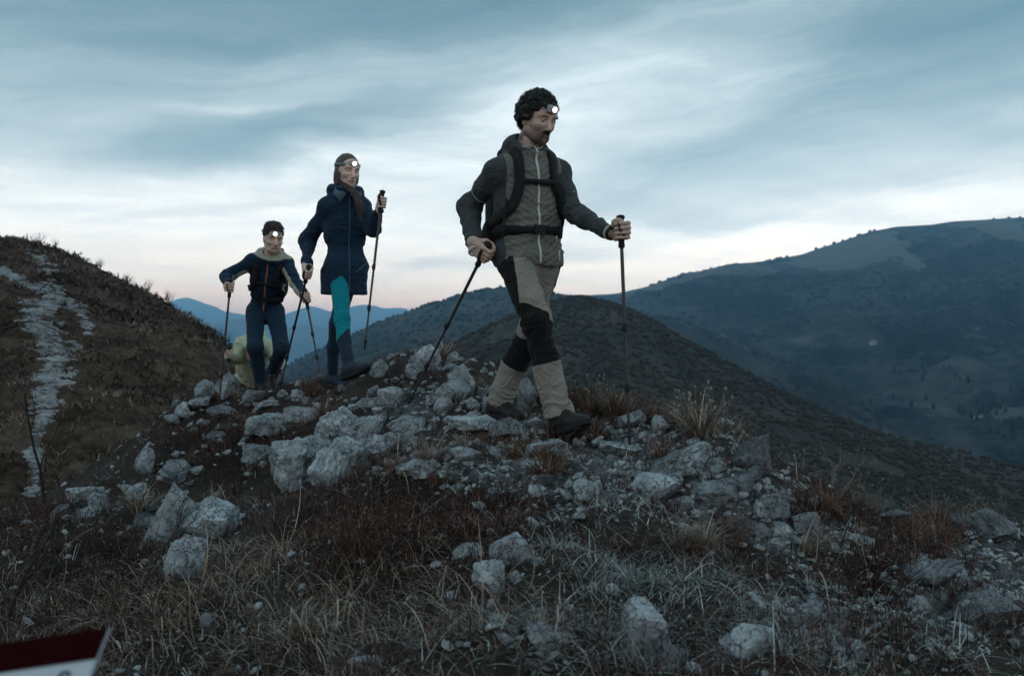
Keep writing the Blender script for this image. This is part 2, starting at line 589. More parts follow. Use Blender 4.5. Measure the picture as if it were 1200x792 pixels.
STRAW = [(380, 720, 170, 70, 1.3), (240, 650, 60, 40, 1.0), (120, 720, 130, 60, .7), (500, 700, 70, 30, .9), (60, 640, 60, 20, .6), (820, 510, 45, 14, 1.0), (640, 475, 70, 12, .8), (730, 480, 50, 10, .8), (470, 420, 60, 14, .6)]
MATG = [(760, 660, 150, 60, 1.3), (840, 740, 130, 60, 1.3), (690, 740, 120, 60, 1.0), (500, 515, 80, 25, .7), (1080, 770, 100, 40, .5), (450, 510, 50, 20, .6)]


def zone(p, E, base=0.0):
    px, py = proj(p)
    out = np.full(len(p), base)
    for (a, b, ra, rb, wt) in E:
        out = np.maximum(out, wt * np.exp(-(((px - a) / ra) ** 2 + ((py - b) / rb) ** 2) * .9))
    return out


gp = np.c_[GX.ravel(), GY.ravel(), GZ.ravel()]
GZ = GZ + (np.clip(zone(gp, SCREE), 0, 1) * (.022 * ridged(q * 5.5, 3, 77) + .010 * ridged(q * 15, 2, 78))).reshape(GX.shape) * calm
gp = np.c_[GX.ravel(), GY.ravel(), GZ.ravel()]
a_heath = zone(gp, HEATHER)
a_scree = zone(gp, SCREE)
m_ground, t, b = base_mat('stony_soil', .95, .1)
tcg = t.n('ShaderNodeTexCoord').outputs['Object']
n1 = t.noise(tcg, 3.0, 8, .65).outputs['Fac']
n2 = t.noise(tcg, 38.0, 4, .6).outputs['Fac']
vo = t.n('ShaderNodeTexVoronoi')
vo.inputs['Scale'].default_value = 34
t.l(tcg, vo.inputs['Vector'])
vs = t.n('ShaderNodeSeparateColor')
t.l(vo.outputs['Color'], vs.inputs[0])
soil = t.mix(t.m('MULTIPLY', t.m('SUBTRACT', n1, .3), 2.2, clamp=True), (.018, .016, .014), (.06, .054, .048))
soil = t.mix(t.m('MULTIPLY', t.m('SUBTRACT', n2, .5), 2.0, clamp=True), soil, (.085, .08, .07))
grav = t.mix(vs.outputs[0], (.035, .038, .04), (.14, .155, .165))
sa_ = t.n('ShaderNodeAttribute', attribute_name='scree').outputs['Fac']
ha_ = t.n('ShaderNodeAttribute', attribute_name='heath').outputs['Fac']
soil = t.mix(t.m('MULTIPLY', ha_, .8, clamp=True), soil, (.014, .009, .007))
sm = t.m('MULTIPLY', t.m('ADD', t.m('SUBTRACT', sa_, .55), t.m('MULTIPLY', t.m('SUBTRACT', n1, .5), 1.2)), 3.0, clamp=True)
soil = t.mix(sm, soil, grav)
t.l(soil, b.inputs['Base Color'])
bp = t.n('ShaderNodeBump')
bp.inputs['Strength'].default_value = .9
bp.inputs['Distance'].default_value = .03
t.l(t.m('ADD', t.m('SUBTRACT', n2, t.m('MULTIPLY', vo.outputs['Distance'], .6)), n1), bp.inputs['Height'])
t.l(bp.outputs[0], b.inputs['Normal'])
tag(mk('ground', gp, grid_faces(len(gx), len(gy)), m_ground, attrs={'heath': a_heath, 'scree': a_scree}), kind='structure')


# ------------------------------------------------------------------ slopes and mountains
def slope(name, sky, depth_top, base_y, depth_base, n, m, mat, amp, fscale, seed, amp_sky=.25, back=.5, power=1.0, ridge=0.0, attrs=None, terrace=0.0):
    """hill whose skyline passes through the points sky = [(px, py[, depth])]; its face runs straight down to a base line"""
    sky = [(s[0], s[1], s[2] if len(s) > 2 else depth_top) for s in sky]
    xs = np.array([s[0] for s in sky])
    u = np.linspace(xs[0], xs[-1], n)
    ys, ds = np.interp(u, xs, [s[1] for s in sky]), np.interp(u, xs, [s[2] for s in sky])
    k = max(3, n // 150)
    ker = np.hanning(k + 2)[1:-1]
    ker /= ker.sum()
    ysm = np.convolve(np.pad(ys, k, mode='edge'), ker, 'same')[k:-k]
    top = np.array([P(a, b_, c) for a, b_, c in zip(u, ysm, ds)])
    bx = np.array([P(a, base_y, depth_base) for a in u])
    nb = max(4, m // 8)
    v = np.concatenate([np.linspace(0, 1, m), 1 + np.linspace(0, 1, nb + 1)[1:]])
    V = np.zeros((n, len(v), 3))
    for j, vv in enumerate(v):
        if vv <= 1:
            V[:, j] = bx + (top - bx) * (vv ** power)
        else:
            d = (top - bx) * np.array([1, 1, 0])
            V[:, j] = top + d * back * (vv - 1) + np.array([0, 0, -1]) * (top[:, 2:3] - bx[:, 2:3]) * (vv - 1) * .9
    flat = V.reshape(-1, 3)
    nz = fbm(flat * np.array([1, 1, .6]) * fscale, 6, seed, .52) * (1 - ridge) + (ridged(flat * np.array([1, 1, .6]) * fscale * .7, 5, seed + 31) - .3) * ridge
    g = np.where(v <= 1, amp_sky + (1 - amp_sky) * np.clip((1 - v) * 5, 0, 1), amp_sky)
    flat[:, 2] += (nz.reshape(n, -1) * g[None] * amp).ravel()
    if terrace:
        flat[:, 2] += terrace * ridged(flat * np.array([.10, .10, .75]), 3, seed + 7) * np.repeat(np.ones(n), len(v)) * np.tile(np.clip((1.02 - v) * 12, .15, 1), n)
    A = attrs(flat) if attrs else None
    o = mk(name, flat, grid_faces(n, len(v))[:, ::-1], mat, attrs=A)
    return o, flat.reshape(n, len(v), 3), v


def poly_mask(px, py, poly):
    """signed soft inside test"""
    ins = np.zeros(len(px), bool)
    n = len(poly)
    for i in range(n):
        (x1, y1), (x2, y2) = poly[i], poly[(i + 1) % n]
        c = ((y1 > py) != (y2 > py)) & (px < (x2 - x1) * (py - y1) / (y2 - y1 + 1e-9) + x1)
        ins ^= c
    return ins.astype(float)


def hill_mat(name, dark, light, scale, patch=None, patch_c=None, fine=8.0, bump=1.0, bdist=1.0, mid=None):
    m, t, b = base_mat(name, 1.0, .05)
    tc = t.n('ShaderNodeTexCoord').outputs['Object']
    n1 = t.noise(tc, scale, 8, .62, .2).outputs['Fac']
    n2 = t.noise(tc, scale * fine, 5, .65).outputs['Fac']
    f = t.m('ADD', t.m('MULTIPLY', t.m('SUBTRACT', n1, .38), 2.4), t.m('MULTIPLY', t.m('SUBTRACT', n2, .5), 1.6), clamp=True)
    col = t.ramp(f, [(0, dark), (.5, mid or tuple((x + y) / 2 for x, y in zip(dark, light))), (1, light)])
    if patch:
        at = t.n('ShaderNodeAttribute', attribute_name=patch).outputs['Fac']
        pm = t.m('MULTIPLY', t.m('ADD', t.m('SUBTRACT', at, .5), t.m('MULTIPLY', t.m('SUBTRACT', n1, .5), 1.1)), 4.0, clamp=True)
        pc = t.mix(n2, tuple(x * .65 for x in patch_c), patch_c)
        col = t.mix(pm, col, pc)
    t.l(col, b.inputs['Base Color'])
    bp = t.n('ShaderNodeBump')
    bp.inputs['Strength'].default_value = bump
    bp.inputs['Distance'].default_value = bdist
    t.l(t.m('ADD', n1, t.m('MULTIPLY', n2, .6)), bp.inputs['Height'])
    t.l(bp.outputs[0], b.inputs['Normal'])
    return m


# valley floor, one sheet out to the horizon
vf = MB()
vf.add([(-45000, -8000, -420), (45000, -8000, -420), (45000, 48000, -420), (-45000, 48000, -420)], [(0, 1, 2, 3)])
tag(vf.build('valley_ground', hill_mat('valley_floor', (.02, .025, .02), (.06, .06, .05), .002)), kind='structure')

# far hazy ranges
m_far = hill_mat('far_range_rock', (.05, .055, .06), (.13, .13, .13), .0007, bdist=60)
SK_A = [(-300, 372), (-100, 380), (60, 372), (130, 378), (185, 366), (203, 355), (219, 351), (234, 356), (247, 361), (262, 368), (278, 370), (300, 374), (330, 371), (343, 367), (362, 362), (371, 363), (386, 368), (402, 365), (416, 360), (426, 359), (437, 362), (450, 365), (467, 363), (490, 368), (540, 362), (600, 372), (700, 360), (800, 372), (1000, 366), (1250, 370), (1500, 372)]
tag(slope('far_mountains', SK_A, 14000, 428, 11000, 760, 34, m_far, 120, 1 / 900, 61, .45, ridge=.7)[0], kind='structure')
SK_B = [(-300, 392), (0, 398), (120, 396), (200, 390), (250, 380), (280, 375), (300, 378), (330, 386), (352, 381), (372, 384), (400, 392), (430, 388), (470, 394), (560, 390), (800, 396), (1100, 392), (1500, 396)]
tag(slope('middle_mountains', SK_B, 8600, 446, 6900, 600, 34, m_far, 70, 1 / 650, 77, .4, ridge=.6)[0], kind='structure')

# the two wooded mountains
SK_R = [(560, 372), (640, 358), (680, 346), (720, 343), (760, 335), (800, 322), (850, 310), (900, 306), (940, 298), (980, 285), (1020, 272), (1050, 266), (1090, 265), (1120, 261), (1200, 257), (1290, 251), (1400, 262), (1550, 290)]


def right_patches(fl):
    px, py = proj(fl)
    q = fl / 160
    px = px + 14 * fbm(q, 3, 5)
    py = py + 6 * fbm(q, 3, 8)
    a = np.zeros(len(fl))
    for po, wgt in (([(700, 346), (790, 322), (880, 305), (915, 310), (900, 320), (850, 324), (790, 332), (730, 350)], .75),
                    ([(905, 306), (1000, 280), (1050, 268), (1075, 290), (1045, 300), (1000, 318), (960, 320), (930, 310)], .8),
                    ([(1035, 288), (1050, 287), (1090, 312), (1080, 320), (1062, 312)], 1.15), ([(1110, 262), (1190, 256), (1210, 280), (1180, 284), (1140, 272)], .8),
                    ([(930, 398), (970, 388), (1030, 390), (1050, 402), (1000, 412), (950, 414)], .62), ([(1150, 478), (1200, 470), (1200, 486), (1165, 492)], .75),
                    ([(1060, 470), (1110, 478), (1130, 490), (1080, 488)], .6), ([(842, 388), (866, 393), (862, 398), (845, 394)], .8), ([(1135, 380), (1155, 384), (1150, 392)], .8)):
        a = np.maximum(a, wgt * poly_mask(px, py, po))
    return {'meadow': a}


m_right = hill_mat('wooded_mountain', (.008, .011, .013), (.095, .098, .092), .0042, 'meadow', (.125, .13, .115), bdist=40, fine=6)
o_r, V_r, v_r = slope('wooded_mountain_slope', SK_R, 3500, 640, 1150, 520, 220, m_right, 105, 1 / 560, 17, .10, ridge=.7, attrs=right_patches)
tag(o_r, kind='structure')
SK_L = [(230, 475), (290, 450), (330, 432), (350, 421), (400, 398), (450, 376), (500, 359), (540, 346), (575, 338), (595, 335), (620, 338), (660, 347), (700, 356), (780, 374), (860, 398), (940, 432), (1020, 478), (1120, 560), (1220, 640)]
m_left = hill_mat('wooded_ridge', (.012, .016, .017), (.085, .085, .075), .007, bdist=10, fine=9)
o_l, V_l, v_l = slope('wooded_ridge_slope', SK_L, 1900, 560, 800, 400, 130, m_left, 30, 1 / 330, 23, .12, ridge=.45)
tag(o_l, kind='structure')
# the dark brushy hill behind the ridge
SK_M = [(330, 560, 430), (430, 480, 440), (500, 428, 450), (530, 405, 460), (590, 374, 480), (640, 356, 495), (680, 348, 500), (720, 357, 495), (760, 375, 480), (800, 398, 465), (850, 424, 440), (900, 449, 415), (950, 474, 390), (1000, 497, 360),
        (1060, 524, 320), (1120, 552, 290), (1200, 594, 250), (1300, 650, 220)]
m_mid = hill_mat('brushy_hill', (.026, .029, .027), (.075, .074, .064), .025, bdist=2.5, fine=9)
o_m, V_m, v_m = slope('brushy_hill_slope', SK_M, 500, 760, 120, 420, 170, m_mid, 7, 1 / 70, 41, .15, ridge=.3)
tag(o_m, kind='structure')

# left hill with the stony trail
SK_H = [(-420, 130, 120), (-250, 185, 118), (-100, 240, 115), (-40, 262, 112), (0, 278, 110), (30, 282, 108), (60, 290, 106), (90, 303, 102), (120, 318, 98), (155, 335, 94), (190, 353, 89), (220, 370, 84), (250, 390, 79), (290, 425, 72), (340, 470, 64), (420, 560, 52), (520, 660, 44)]
TRAIL = np.array([(-20, 316, 4), (10, 321, 5), (38, 336, 7), (72, 349, 8), (60, 358, 9), (36, 368, 12), (42, 382, 15), (58, 402, 19), (68, 422, 20), (58, 445, 17), (52, 470, 14), (50, 495, 12), (44, 520, 11), (38, 550, 9), (36, 590, 9)])
TR2 = np.array([(30, 292, 3), (45, 304, 5), (55, 320, 6), (62, 336, 6), (80, 352, 5), (96, 366, 4), (110, 392, 3)])


def trail_mask(fl):
    px, py = proj(fl)
    q = fl * .55
    jx, jy = 7 * fbm(q, 3, 2), 4 * fbm(q + 9, 3, 4)
    best = np.full(len(fl), -9.0)
    for T, k in ((TRAIL, 1.0), (TR2, .75)):
        for i in range(len(T) - 1):
            a, b_ = T[i], T[i + 1]
            d = b_[:2] - a[:2]
            tt = np.clip(((px + jx - a[0]) * d[0] + (py + jy - a[1]) * d[1]) / (d @ d), 0, 1)
            r = 1.25 * (a[2] + (b_[2] - a[2]) * tt)
            dist = np.hypot(px + jx - a[0] - tt * d[0], py + jy - a[1] - tt * d[1])
            best = np.maximum(best, k * (1 - dist / r))
    return {'trail': np.clip(best * .6 + .26, 0, 1)}


m_hill = hill_mat('dry_grass_hill', (.028, .020, .015), (.12, .092, .070), .45, 'trail', (.11, .107, .10), fine=7, bump=.8, bdist=.35)
o_h, V_h, v_h = slope('left_hill', SK_H, 110, 640, 17, 430, 260, m_hill, .9, 1 / 5.5, 53, .3, back=.4, attrs=trail_mask, power=1.35, terrace=.28)
tag(o_h, kind='structure')
# trail: the bare stones lie as their own sheet just over the slope
tm = np.array([d.value for d in o_h.data.attributes['trail'].data])
Fh = grid_faces(V_h.shape[0], V_h.shape[1])[:, ::-1]
fl = V_h.reshape(-1, 3)
cand = Fh[tm[Fh].max(1) > .2]
kk = np.linspace(0, 1, 5)
UU, WW = np.meshgrid(kk, kk, indexing='ij')
bl = np.stack([(1 - UU) * (1 - WW), UU * (1 - WW), UU * WW, (1 - UU) * WW], 2).reshape(-1, 4)
Vs = np.einsum('pk,fkc->fpc', bl, fl[cand])
Ts = np.einsum('pk,fk->fp', bl, tm[cand])
flat_ = Vs.reshape(-1, 3)
pb = (fbm(flat_ * np.array([1.3, 1.3, 3.0]), 4, 90) * .62).reshape(Ts.shape)
gF = grid_faces(5, 5)
val = (Ts + pb)[:, gF].mean(2)
cen = Vs[:, gF].mean(2)
ok_ = RNG.random(val.shape) < np.clip((val - .42) * 2.2, 0, .75)
cen = cen[ok_][:9000] if ok_.sum() < 9000 else cen[ok_][RNG.permutation(int(ok_.sum()))[:9000]]
import bmesh
_b = bmesh.new()
bmesh.ops.create_icosphere(_b, subdivisions=1, radius=1.0)
iV, iF = np.array([v.co[:] for v in _b.verts]), np.array([[v.index for v in f.verts] for f in _b.faces])
_b.free()
sz_ = (.02 + RNG.exponential(.018, len(cen))) * (.5 + cen[:, 1] / 28)
sz_ = np.minimum(sz_, .28)
VV = iV[None] * RNG.uniform(.6, 1.25, (len(cen), len(iV), 1)) * sz_[:, None, None] * np.array([1.3, 1.1, .6]) + cen[:, None]
FFt = (iF[None] + (np.arange(len(cen)) * len(iV))[:, None, None]).reshape(-1, 3)
m_trail = simple_mat('trail_stone', (.30, .33, .345), (.10, .108, .11), 1.5, rough=.95)
tag(mk('hill_trail', VV.reshape(-1, 3), FFt, m_trail, smooth=False), kind='structure')


# ------------------------------------------------------------------ haze in the valleys
hz = MB()
hz.box((0, 20000, 355), (45500, 28500, 776))
haze = hz.build('haze', None, smooth=False)
mh = bpy.data.materials.new('valley_haze')
mh.use_nodes = True
th = NT(mh.node_tree)
ho = th.n('ShaderNodeOutputMaterial')
hv = th.n('ShaderNodeVolumePrincipled')
hv.inputs['Color'].default_value = (.31, .67, 1.0, 1)
hv.inputs['Density'].default_value = 1.15e-4
hv.inputs['Anisotropy'].default_value = .74
th.l(hv.outputs[0], ho.inputs['Volume'])
haze.data.materials.append(mh)
tag(haze, 'pale blue evening haze filling the valleys and softening far ranges', 'haze', kind='stuff')

# ------------------------------------------------------------------ rocks
import bmesh
_ico = {}


def ico(sub):
    if sub not in _ico:
        bm = bmesh.new()
        bmesh.ops.create_icosphere(bm, subdivisions=sub, radius=1.0)
        bm.verts.ensure_lookup_table()
        _ico[sub] = (np.array([v.co[:] for v in bm.verts]), np.array([[v.index for v in f.verts] for f in bm.faces]))
        bm.free()
    return _ico[sub]


def rock_shape(seed, sub, dims, cuts=14, rough=.05, strata=0.0, freq=2.2):
    rg = np.random.default_rng(seed)
    V, F = ico(sub)
    V = V * np.array([1, 1, 1]) * (1 + .18 * vn(V * 1.3 + seed * 3.1, seed)[:, None])
    for _ in range(cuts):
        n = nrm(rg.normal(size=3))
        d = rg.uniform(.40, .80)
        V = V - n * np.maximum(V @ n - d, 0)[:, None]
    V = V * np.asarray(dims)
    N = nrm(V) if False else V / np.maximum(np.linalg.norm(V, axis=1, keepdims=True), 1e-6)
    sc = float(np.mean(dims))
    if rough:
        q = V / sc * freq + seed
        V = V + N * (sc * rough * (ridged(q, 4, seed) * .8 + .6 * fbm(q * 2.7, 3, seed + 5) - .5 * np.clip(vn(q * 3.1 + 5, seed + 8), .15, 1)))[:, None]
    if strata:
        tdir = nrm(rg.normal(size=3) * np.array([1, 1, .5]))
        ph = (V @ tdir) / sc * 5 + .8 * vn(V / sc * 2, seed + 2)
        V = V - N * (sc * strata * np.clip(1 - np.abs((ph % 1) - .5) * 9, 0, 1))[:, None]
    return V, F


def rot(ax, ay, az):
    return np.array((Matrix.Rotation(az, 3, 'Z') @ Matrix.Rotation(ay, 3, 'Y') @ Matrix.Rotation(ax, 3, 'X')))


M_ROCK = rock_mat('pale_limestone', (.44, .51, .545), (.10, .118, .128), 7, lichen=(.17, .19, .18))
M_ROCKD = rock_mat('dark_limestone', (.22, .25, .27), (.05, .058, .065), 9, lichen=(.14, .135, .12))
M_SMALL = rock_mat('loose_limestone', (.50, .565, .60), (.16, .185, .20), 1.3)

M_ROCKJ = rock_mat('jagged_limestone', (.46, .53, .565), (.12, .14, .15), 1.5, lichen=(.18, .2, .19))
M_ROCKD2 = rock_mat('jagged_dark_limestone', (.26, .295, .32), (.06, .07, .078), 1.5)
# px, py of the foot, width, height (picture units), tilt deg, material, flatness, label
BIG = [
    (264, 466, 46, 36, 8, 0, .9, 'pale pointed crest rock beside the leaning hiker\'s left trekking pole'),
    (237, 468, 26, 24, -8, 0, .9, 'upright grey rock leaning on the pointed crest rock, at its left'),
    (213, 490, 26, 18, 5, 0, 1.0, 'low grey crest rock at the left end of the crest rocks, against the hill'),
    (296, 477, 42, 26, 14, 0, 1.0, 'cracked block of pale rock right under the leaning hiker\'s boots'),
    (345, 572, 62, 68, -6, 0, 1.0, 'tall craggy left half of the large pitted limestone outcrop'),
    (395, 568, 70, 60, 10, 0, 1.1, 'broad craggy right half of the large pitted limestone outcrop'),
    (372, 542, 46, 38, 4, 0, 1.0, 'pitted knob on top of the large limestone outcrop'),
    (432, 512, 58, 32, -8, 0, 1.1, 'pale pitted rock behind the large outcrop, below the woman\'s boots'),
    (462, 480, 40, 26, 6, 0, 1.0, 'pale white-faced rock between the woman\'s boots and the slanting pole tip'),
    (168, 560, 34, 36, 10, 0, .9, 'grey rock on the ridge edge above the tall left slab'),
    (196, 640, 46, 78, 16, 0, .8, 'tall slanting slab of grey rock on the left flank'),
    (214, 688, 52, 60, -6, 0, .9, 'dark rounded foot of the tall left slab, deep in grass'),
    (246, 630, 60, 48, -4, 0, 1.0, 'rounded grey boulder on the left flank right of the tall slab'),
    (228, 660, 34, 36, 0, 0, .9, 'smaller smooth rock huddled against the rounded left boulder'),
    (110, 604, 38, 36, -14, 0, .9, 'pale rock standing alone at the left beside the bare sapling'),
    (66, 610, 28, 18, 0, 1, 1.0, 'dark low rock behind the bare sapling at the far left'),
    (603, 662, 46, 48, 12, 0, .8, 'upper blue-grey slab at the edge of the heather, middle foreground'),
    (577, 702, 46, 46, 18, 0, .8, 'lower blue-grey slab at the edge of the heather, middle foreground'),
    (752, 772, 84, 66, -8, 0, 1.0, 'largest pale boulder in the matted grass of the foreground'),
    (785, 784, 46, 34, 12, 1, 1.0, 'dark rock at the right foot of the largest foreground boulder'),
    (882, 558, 66, 40, -28, 1, .8, 'dark wedge of rock sticking out of the right edge of the crest'),
    (905, 612, 56, 36, -10, 1, 1.0, 'dark rounded boulder among the pale stones right of the planted pole'),
    (942, 628, 44, 30, 6, 0, 1.0, 'grey boulder at the lower right of the pale stones'),
    (497, 436, 46, 36, 4, 0, .9, 'highest crest rock behind the woman\'s leading boot'),
    (443, 442, 26, 20, 0, 0, 1.0, 'small crest rock just right of the woman\'s leading boot'),
    (540, 464, 42, 40, -10, 0, .9, 'stepped crest rock behind the slanting pole'),
    (520, 486, 34, 28, 8, 0, 1.0, 'broken grey rock below the stepped crest rock'),
    (612, 484, 46, 42, -4, 0, .9, 'pale upright rock behind the leading hiker\'s rear boot'),
    (690, 588, 34, 34, 6, 0, 1.0, 'pale square-cut block on the stones below the leading hiker\'s front boot'),
    (703, 574, 28, 40, 10, 1, .8, 'dark upright stone behind the pale square-cut block'),
    (596, 516, 62, 22, -3, 0, 1.2, 'flat dark rock under the leading hiker\'s rear boot'),
    (745, 500, 34, 24, 6, 0, 1.0, 'pale slab at the crest right of the upright planted pole'),
    (775, 508, 26, 20, -14, 0, 1.0, 'small tilted stone at the crest farther right of the planted pole'),
    (1168, 636, 60, 44, 6, 1, 1.0, 'dark lumpy rock on the right-hand ledge'),
    (1128, 622, 40, 22, -4, 1, 1.1, 'low rock left of the lumpy rock on the right-hand ledge'),
    (1052, 612, 50, 14, 0, 1, 1.3, 'low dark hummock rock at the rim below the bare shrubs'),
    (240, 744, 26, 26, -6, 1, .8, 'small pointed stone deep in straw at the lower left'),
    (430, 792, 42, 18, 4, 0, 1.2, 'pale flat stone at the bottom edge of the straw grass'),
    (496, 556, 24, 18, 8, 0, 1.0, 'bright loose block above the big heather patch'),
    (800, 600, 40, 22, -6, 0, 1.1, 'flat pale stone in the middle of the pale stones'),
    (915, 652, 42, 20, 5, 0, 1.1, 'pale flat stone at the lower end of the pale stones'),
    (1010, 640, 34, 16, 12, 0, 1.2, 'thin grey slab beside the russet heather clump at the right'),
    (316, 506, 66, 28, 6, 0, 1.1, 'low craggy ledge just above the tall left half of the outcrop'),
    (352, 500, 60, 26, -8, 0, 1.1, 'low craggy ledge below the tip of the woman\'s slanting pole'),
    (404, 520, 84, 36, 5, 0, 1.1, 'wide craggy ledge joining the outcrop to the pale pitted rock'),
    (452, 540, 86, 34, -6, 0, 1.1, 'wide broken ledge running right from the large outcrop'),
    (478, 512, 70, 28, 8, 0, 1.1, 'craggy ledge below the slanting pole tip'),
    (522, 474, 58, 28, -5, 0, 1.0, 'craggy ledge at the foot of the highest crest rock'),
    (558, 506, 78, 24, 4, 0, 1.1, 'flat broken ledge left of the leading hiker\'s rear boot'),
    (488, 562, 70, 24, -4, 0, 1.1, 'half-buried ledge along the top of the big heather patch'),
    (302, 548, 50, 30, 10, 0, 1.0, 'half-buried craggy rock left of the large outcrop'),
    (640, 540, 76, 20, -4, 0, 1.2, 'flat half-buried slab below the leading hiker, between two tussocks'),
    (726, 536, 60, 22, 6, 0, 1.1, 'half-buried slab just left of the planted pole tip'),
    (806, 556, 82, 28, -8, 0, 1.1, 'broad half-buried slab right of the planted pole tip'),
    (848, 596, 78, 28, 8, 0, 1.1, 'broad half-buried slab left of the dark rounded boulder'),
    (764, 586, 66, 24, -5, 0, 1.1, 'half-buried slab right of the pale square-cut block'),
    (1090, 690, 90, 26, -10, 1, 1.2, 'long dark slab across the right-hand path'),
    (1150, 730, 90, 26, -8, 1, 1.2, 'lower long dark slab across the right-hand path'),
    (640, 768, 60, 30, 4, 0, 1.1, 'half-buried pale rock at the bottom left of the largest foreground boulder'),
    (880, 770, 70, 28, -5, 0, 1.1, 'half-buried pale rock at the bottom right of the largest foreground boulder'),
]
for i, (px, py, wd, hg, tilt, mt_, flat, lab) in enumerate(BIG):
    g = ground_hit(px, py)
    sc = g[1] / 1000
    wx, hz_ = wd * sc * .62, hg * sc * .78
    V, F = rock_shape(100 + i, 6 if wd > 80 else 5 if wd > 30 else 4, (wx, wx * .8 * flat, hz_), 20, .10 if 'outcrop' in lab or 'pitted' in lab else .045, .09, 2.4)
    V = V @ rot(math.radians(random.uniform(-12, 12)), math.radians(tilt), 0).T
    c = g + np.array([0, wx * .35, hz_ * .42])
    ob = mk('boulder' if wd > 40 else 'rock', V, F, (M_ROCK, M_ROCKD)[mt_])
    ob.location = Vector(c)
    tag(ob, lab, 'rock', 'rocks of the ridge')

# loose stones on the path: one object each, shapes shared
protos = []
for i in range(14):
    rg = np.random.default_rng(40 + i)
    V, F = rock_shape(300 + i, 3, (1, rg.uniform(.6, .95), rg.uniform(.35, .7)), 12, .02)
    me = mesh_np('loose_stone', V, F, False)
    me.materials.append(M_SMALL)
    protos.append(me)
# jagged half-buried rocks of the crest and the left face
RZ = [(330, 470, 60, 12, 14, 'at the crest below the leaning hiker'), (430, 470, 50, 14, 16, 'below the woman\'s boots'), (500, 445, 60, 26, 22, 'round the highest crest rock'), (560, 480, 50, 16, 12, 'behind the leading hiker\'s rear boot'),
      (400, 540, 80, 32, 22, 'round the large pitted outcrop'), (250, 500, 55, 30, 14, 'below the pointed crest rock'), (200, 590, 60, 50, 16, 'round the tall left slab'), (540, 540, 80, 22, 16, 'between the outcrop and the leading hiker'), (730, 550, 90, 30, 22, 'below the planted pole'),
      (850, 560, 70, 30, 18, 'left of the dark rounded boulder'), (930, 610, 50, 26, 14, 'round the grey boulder at the lower right'), (1130, 680, 80, 50, 20, 'on the right-hand slab path'), (620, 690, 90, 60, 10, 'round the blue-grey slabs in the middle foreground'), (960, 720, 70, 50, 10, 'at the bottom right'), (110, 600, 60, 14, 6, 'beside the bare sapling'), (780, 490, 50, 12, 8, 'along the crest right of the planted pole')]
jag = []
for i in range(12):
    rg = np.random.default_rng(640 + i)
    V, F = rock_shape(900 + i, 4, (1, rg.uniform(.6, .95), rg.uniform(.55, 1.1)), 26, .05, .10, 2.0)
    me = mesh_np('jagged_rock', V, F, False)
    me.materials.append(M_ROCKJ if i % 4 else M_ROCKD2)
    jag.append(me)
for (cx, cy, rx, ry, n, ph_) in RZ:
    for j in range(int(n * 1.35)):
        px, py = random.gauss(cx, rx * .6), random.gauss(cy, ry * .6)
        g = ground_hit(px, py)
        if g[1] > 9 or not (-20 < px < 1220):
            continue
        s_ = min(58, 14 + random.expovariate(1 / 10.0)) * g[1] / 2000
        if min(np.hypot(*(g - P(*q_))[:2]) for q_ in STEPS) < s_ + .10:
            continue
        ob = bpy.data.objects.new('jagged_rock', random.choice(jag))
        ob.location = (g[0], g[1], g[2] + s_ * random.uniform(-.15, .22))
        ob.scale = (s_ * random.uniform(.9, 1.3), s_ * random.uniform(.8, 1.2), s_ * random.uniform(.6, 1.1))
        ob.rotation_euler = (random.gauss(0, .35), random.gauss(0, .35), random.uniform(0, 6.28))
        COL.objects.link(ob)
        tag(ob, 'jagged half-buried grey rock ' + ph_, 'rock', 'jagged rocks ' + ph_)
SPOT = ['below the stepped crest rock', 'between the pitted outcrop and the square-cut block', 'below the boots of the leading hiker', 'round the tip of the planted pole', 'round the dark rounded boulder at the right', 'between the boots of the leading hiker',
        'round the grey boulder at the lower right', 'on the right-hand slab path', 'at the bottom right below the russet clump', 'below the boots of the woman', 'in the bottom middle foreground', 'just above the big heather patch', 'left of the russet clump at the right', 'beside the lumpy ledge rock', 'round the highest crest rock']
n_st = 0
tries = 0
zone_pts = []
while n_st < 270 and tries < 6000:
    tries += 1
    e = random.choices(SCREE, weights=[x[2] * x[3] * x[4] for x in SCREE])[0]
    px, py = random.gauss(e[0], e[2] * .55), random.gauss(e[1], e[3] * .6)
    if not (-10 < px < 1210 and 405 < py < 800):
        continue
    g = ground_hit(px, py)
    if g[1] > 8.5:
        continue
    wpx = min(34, 9 + random.expovariate(1 / 6.5))
    s_ = wpx * g[1] / 2000
    ob = bpy.data.objects.new('loose_stone', random.choice(protos))
    ob.location = (g[0], g[1], g[2] + s_ * .16)
    ob.scale = (s_ * random.uniform(.9, 1.2), s_ * random.uniform(.8, 1.1), s_ * random.uniform(.7, 1.2))
    ob.rotation_euler = (random.gauss(0, .25), random.gauss(0, .25), random.uniform(0, 6.28))
    COL.objects.link(ob)
    ph_ = SPOT[SCREE.index(e)]
    tag(ob, 'loose angular piece of pale limestone ' + ph_, 'stone', 'loose stones ' + ph_)
    n_st += 1


def scatter(n, y0, y1, wide=.88):
    """points on the near ground, evenly dense in view"""
    y = np.exp(RNG.uniform(math.log(y0), math.log(y1), n))
    x = y * RNG.uniform(-wide, wide, n)
    return np.c_[x, y, ground_z(x, y)]


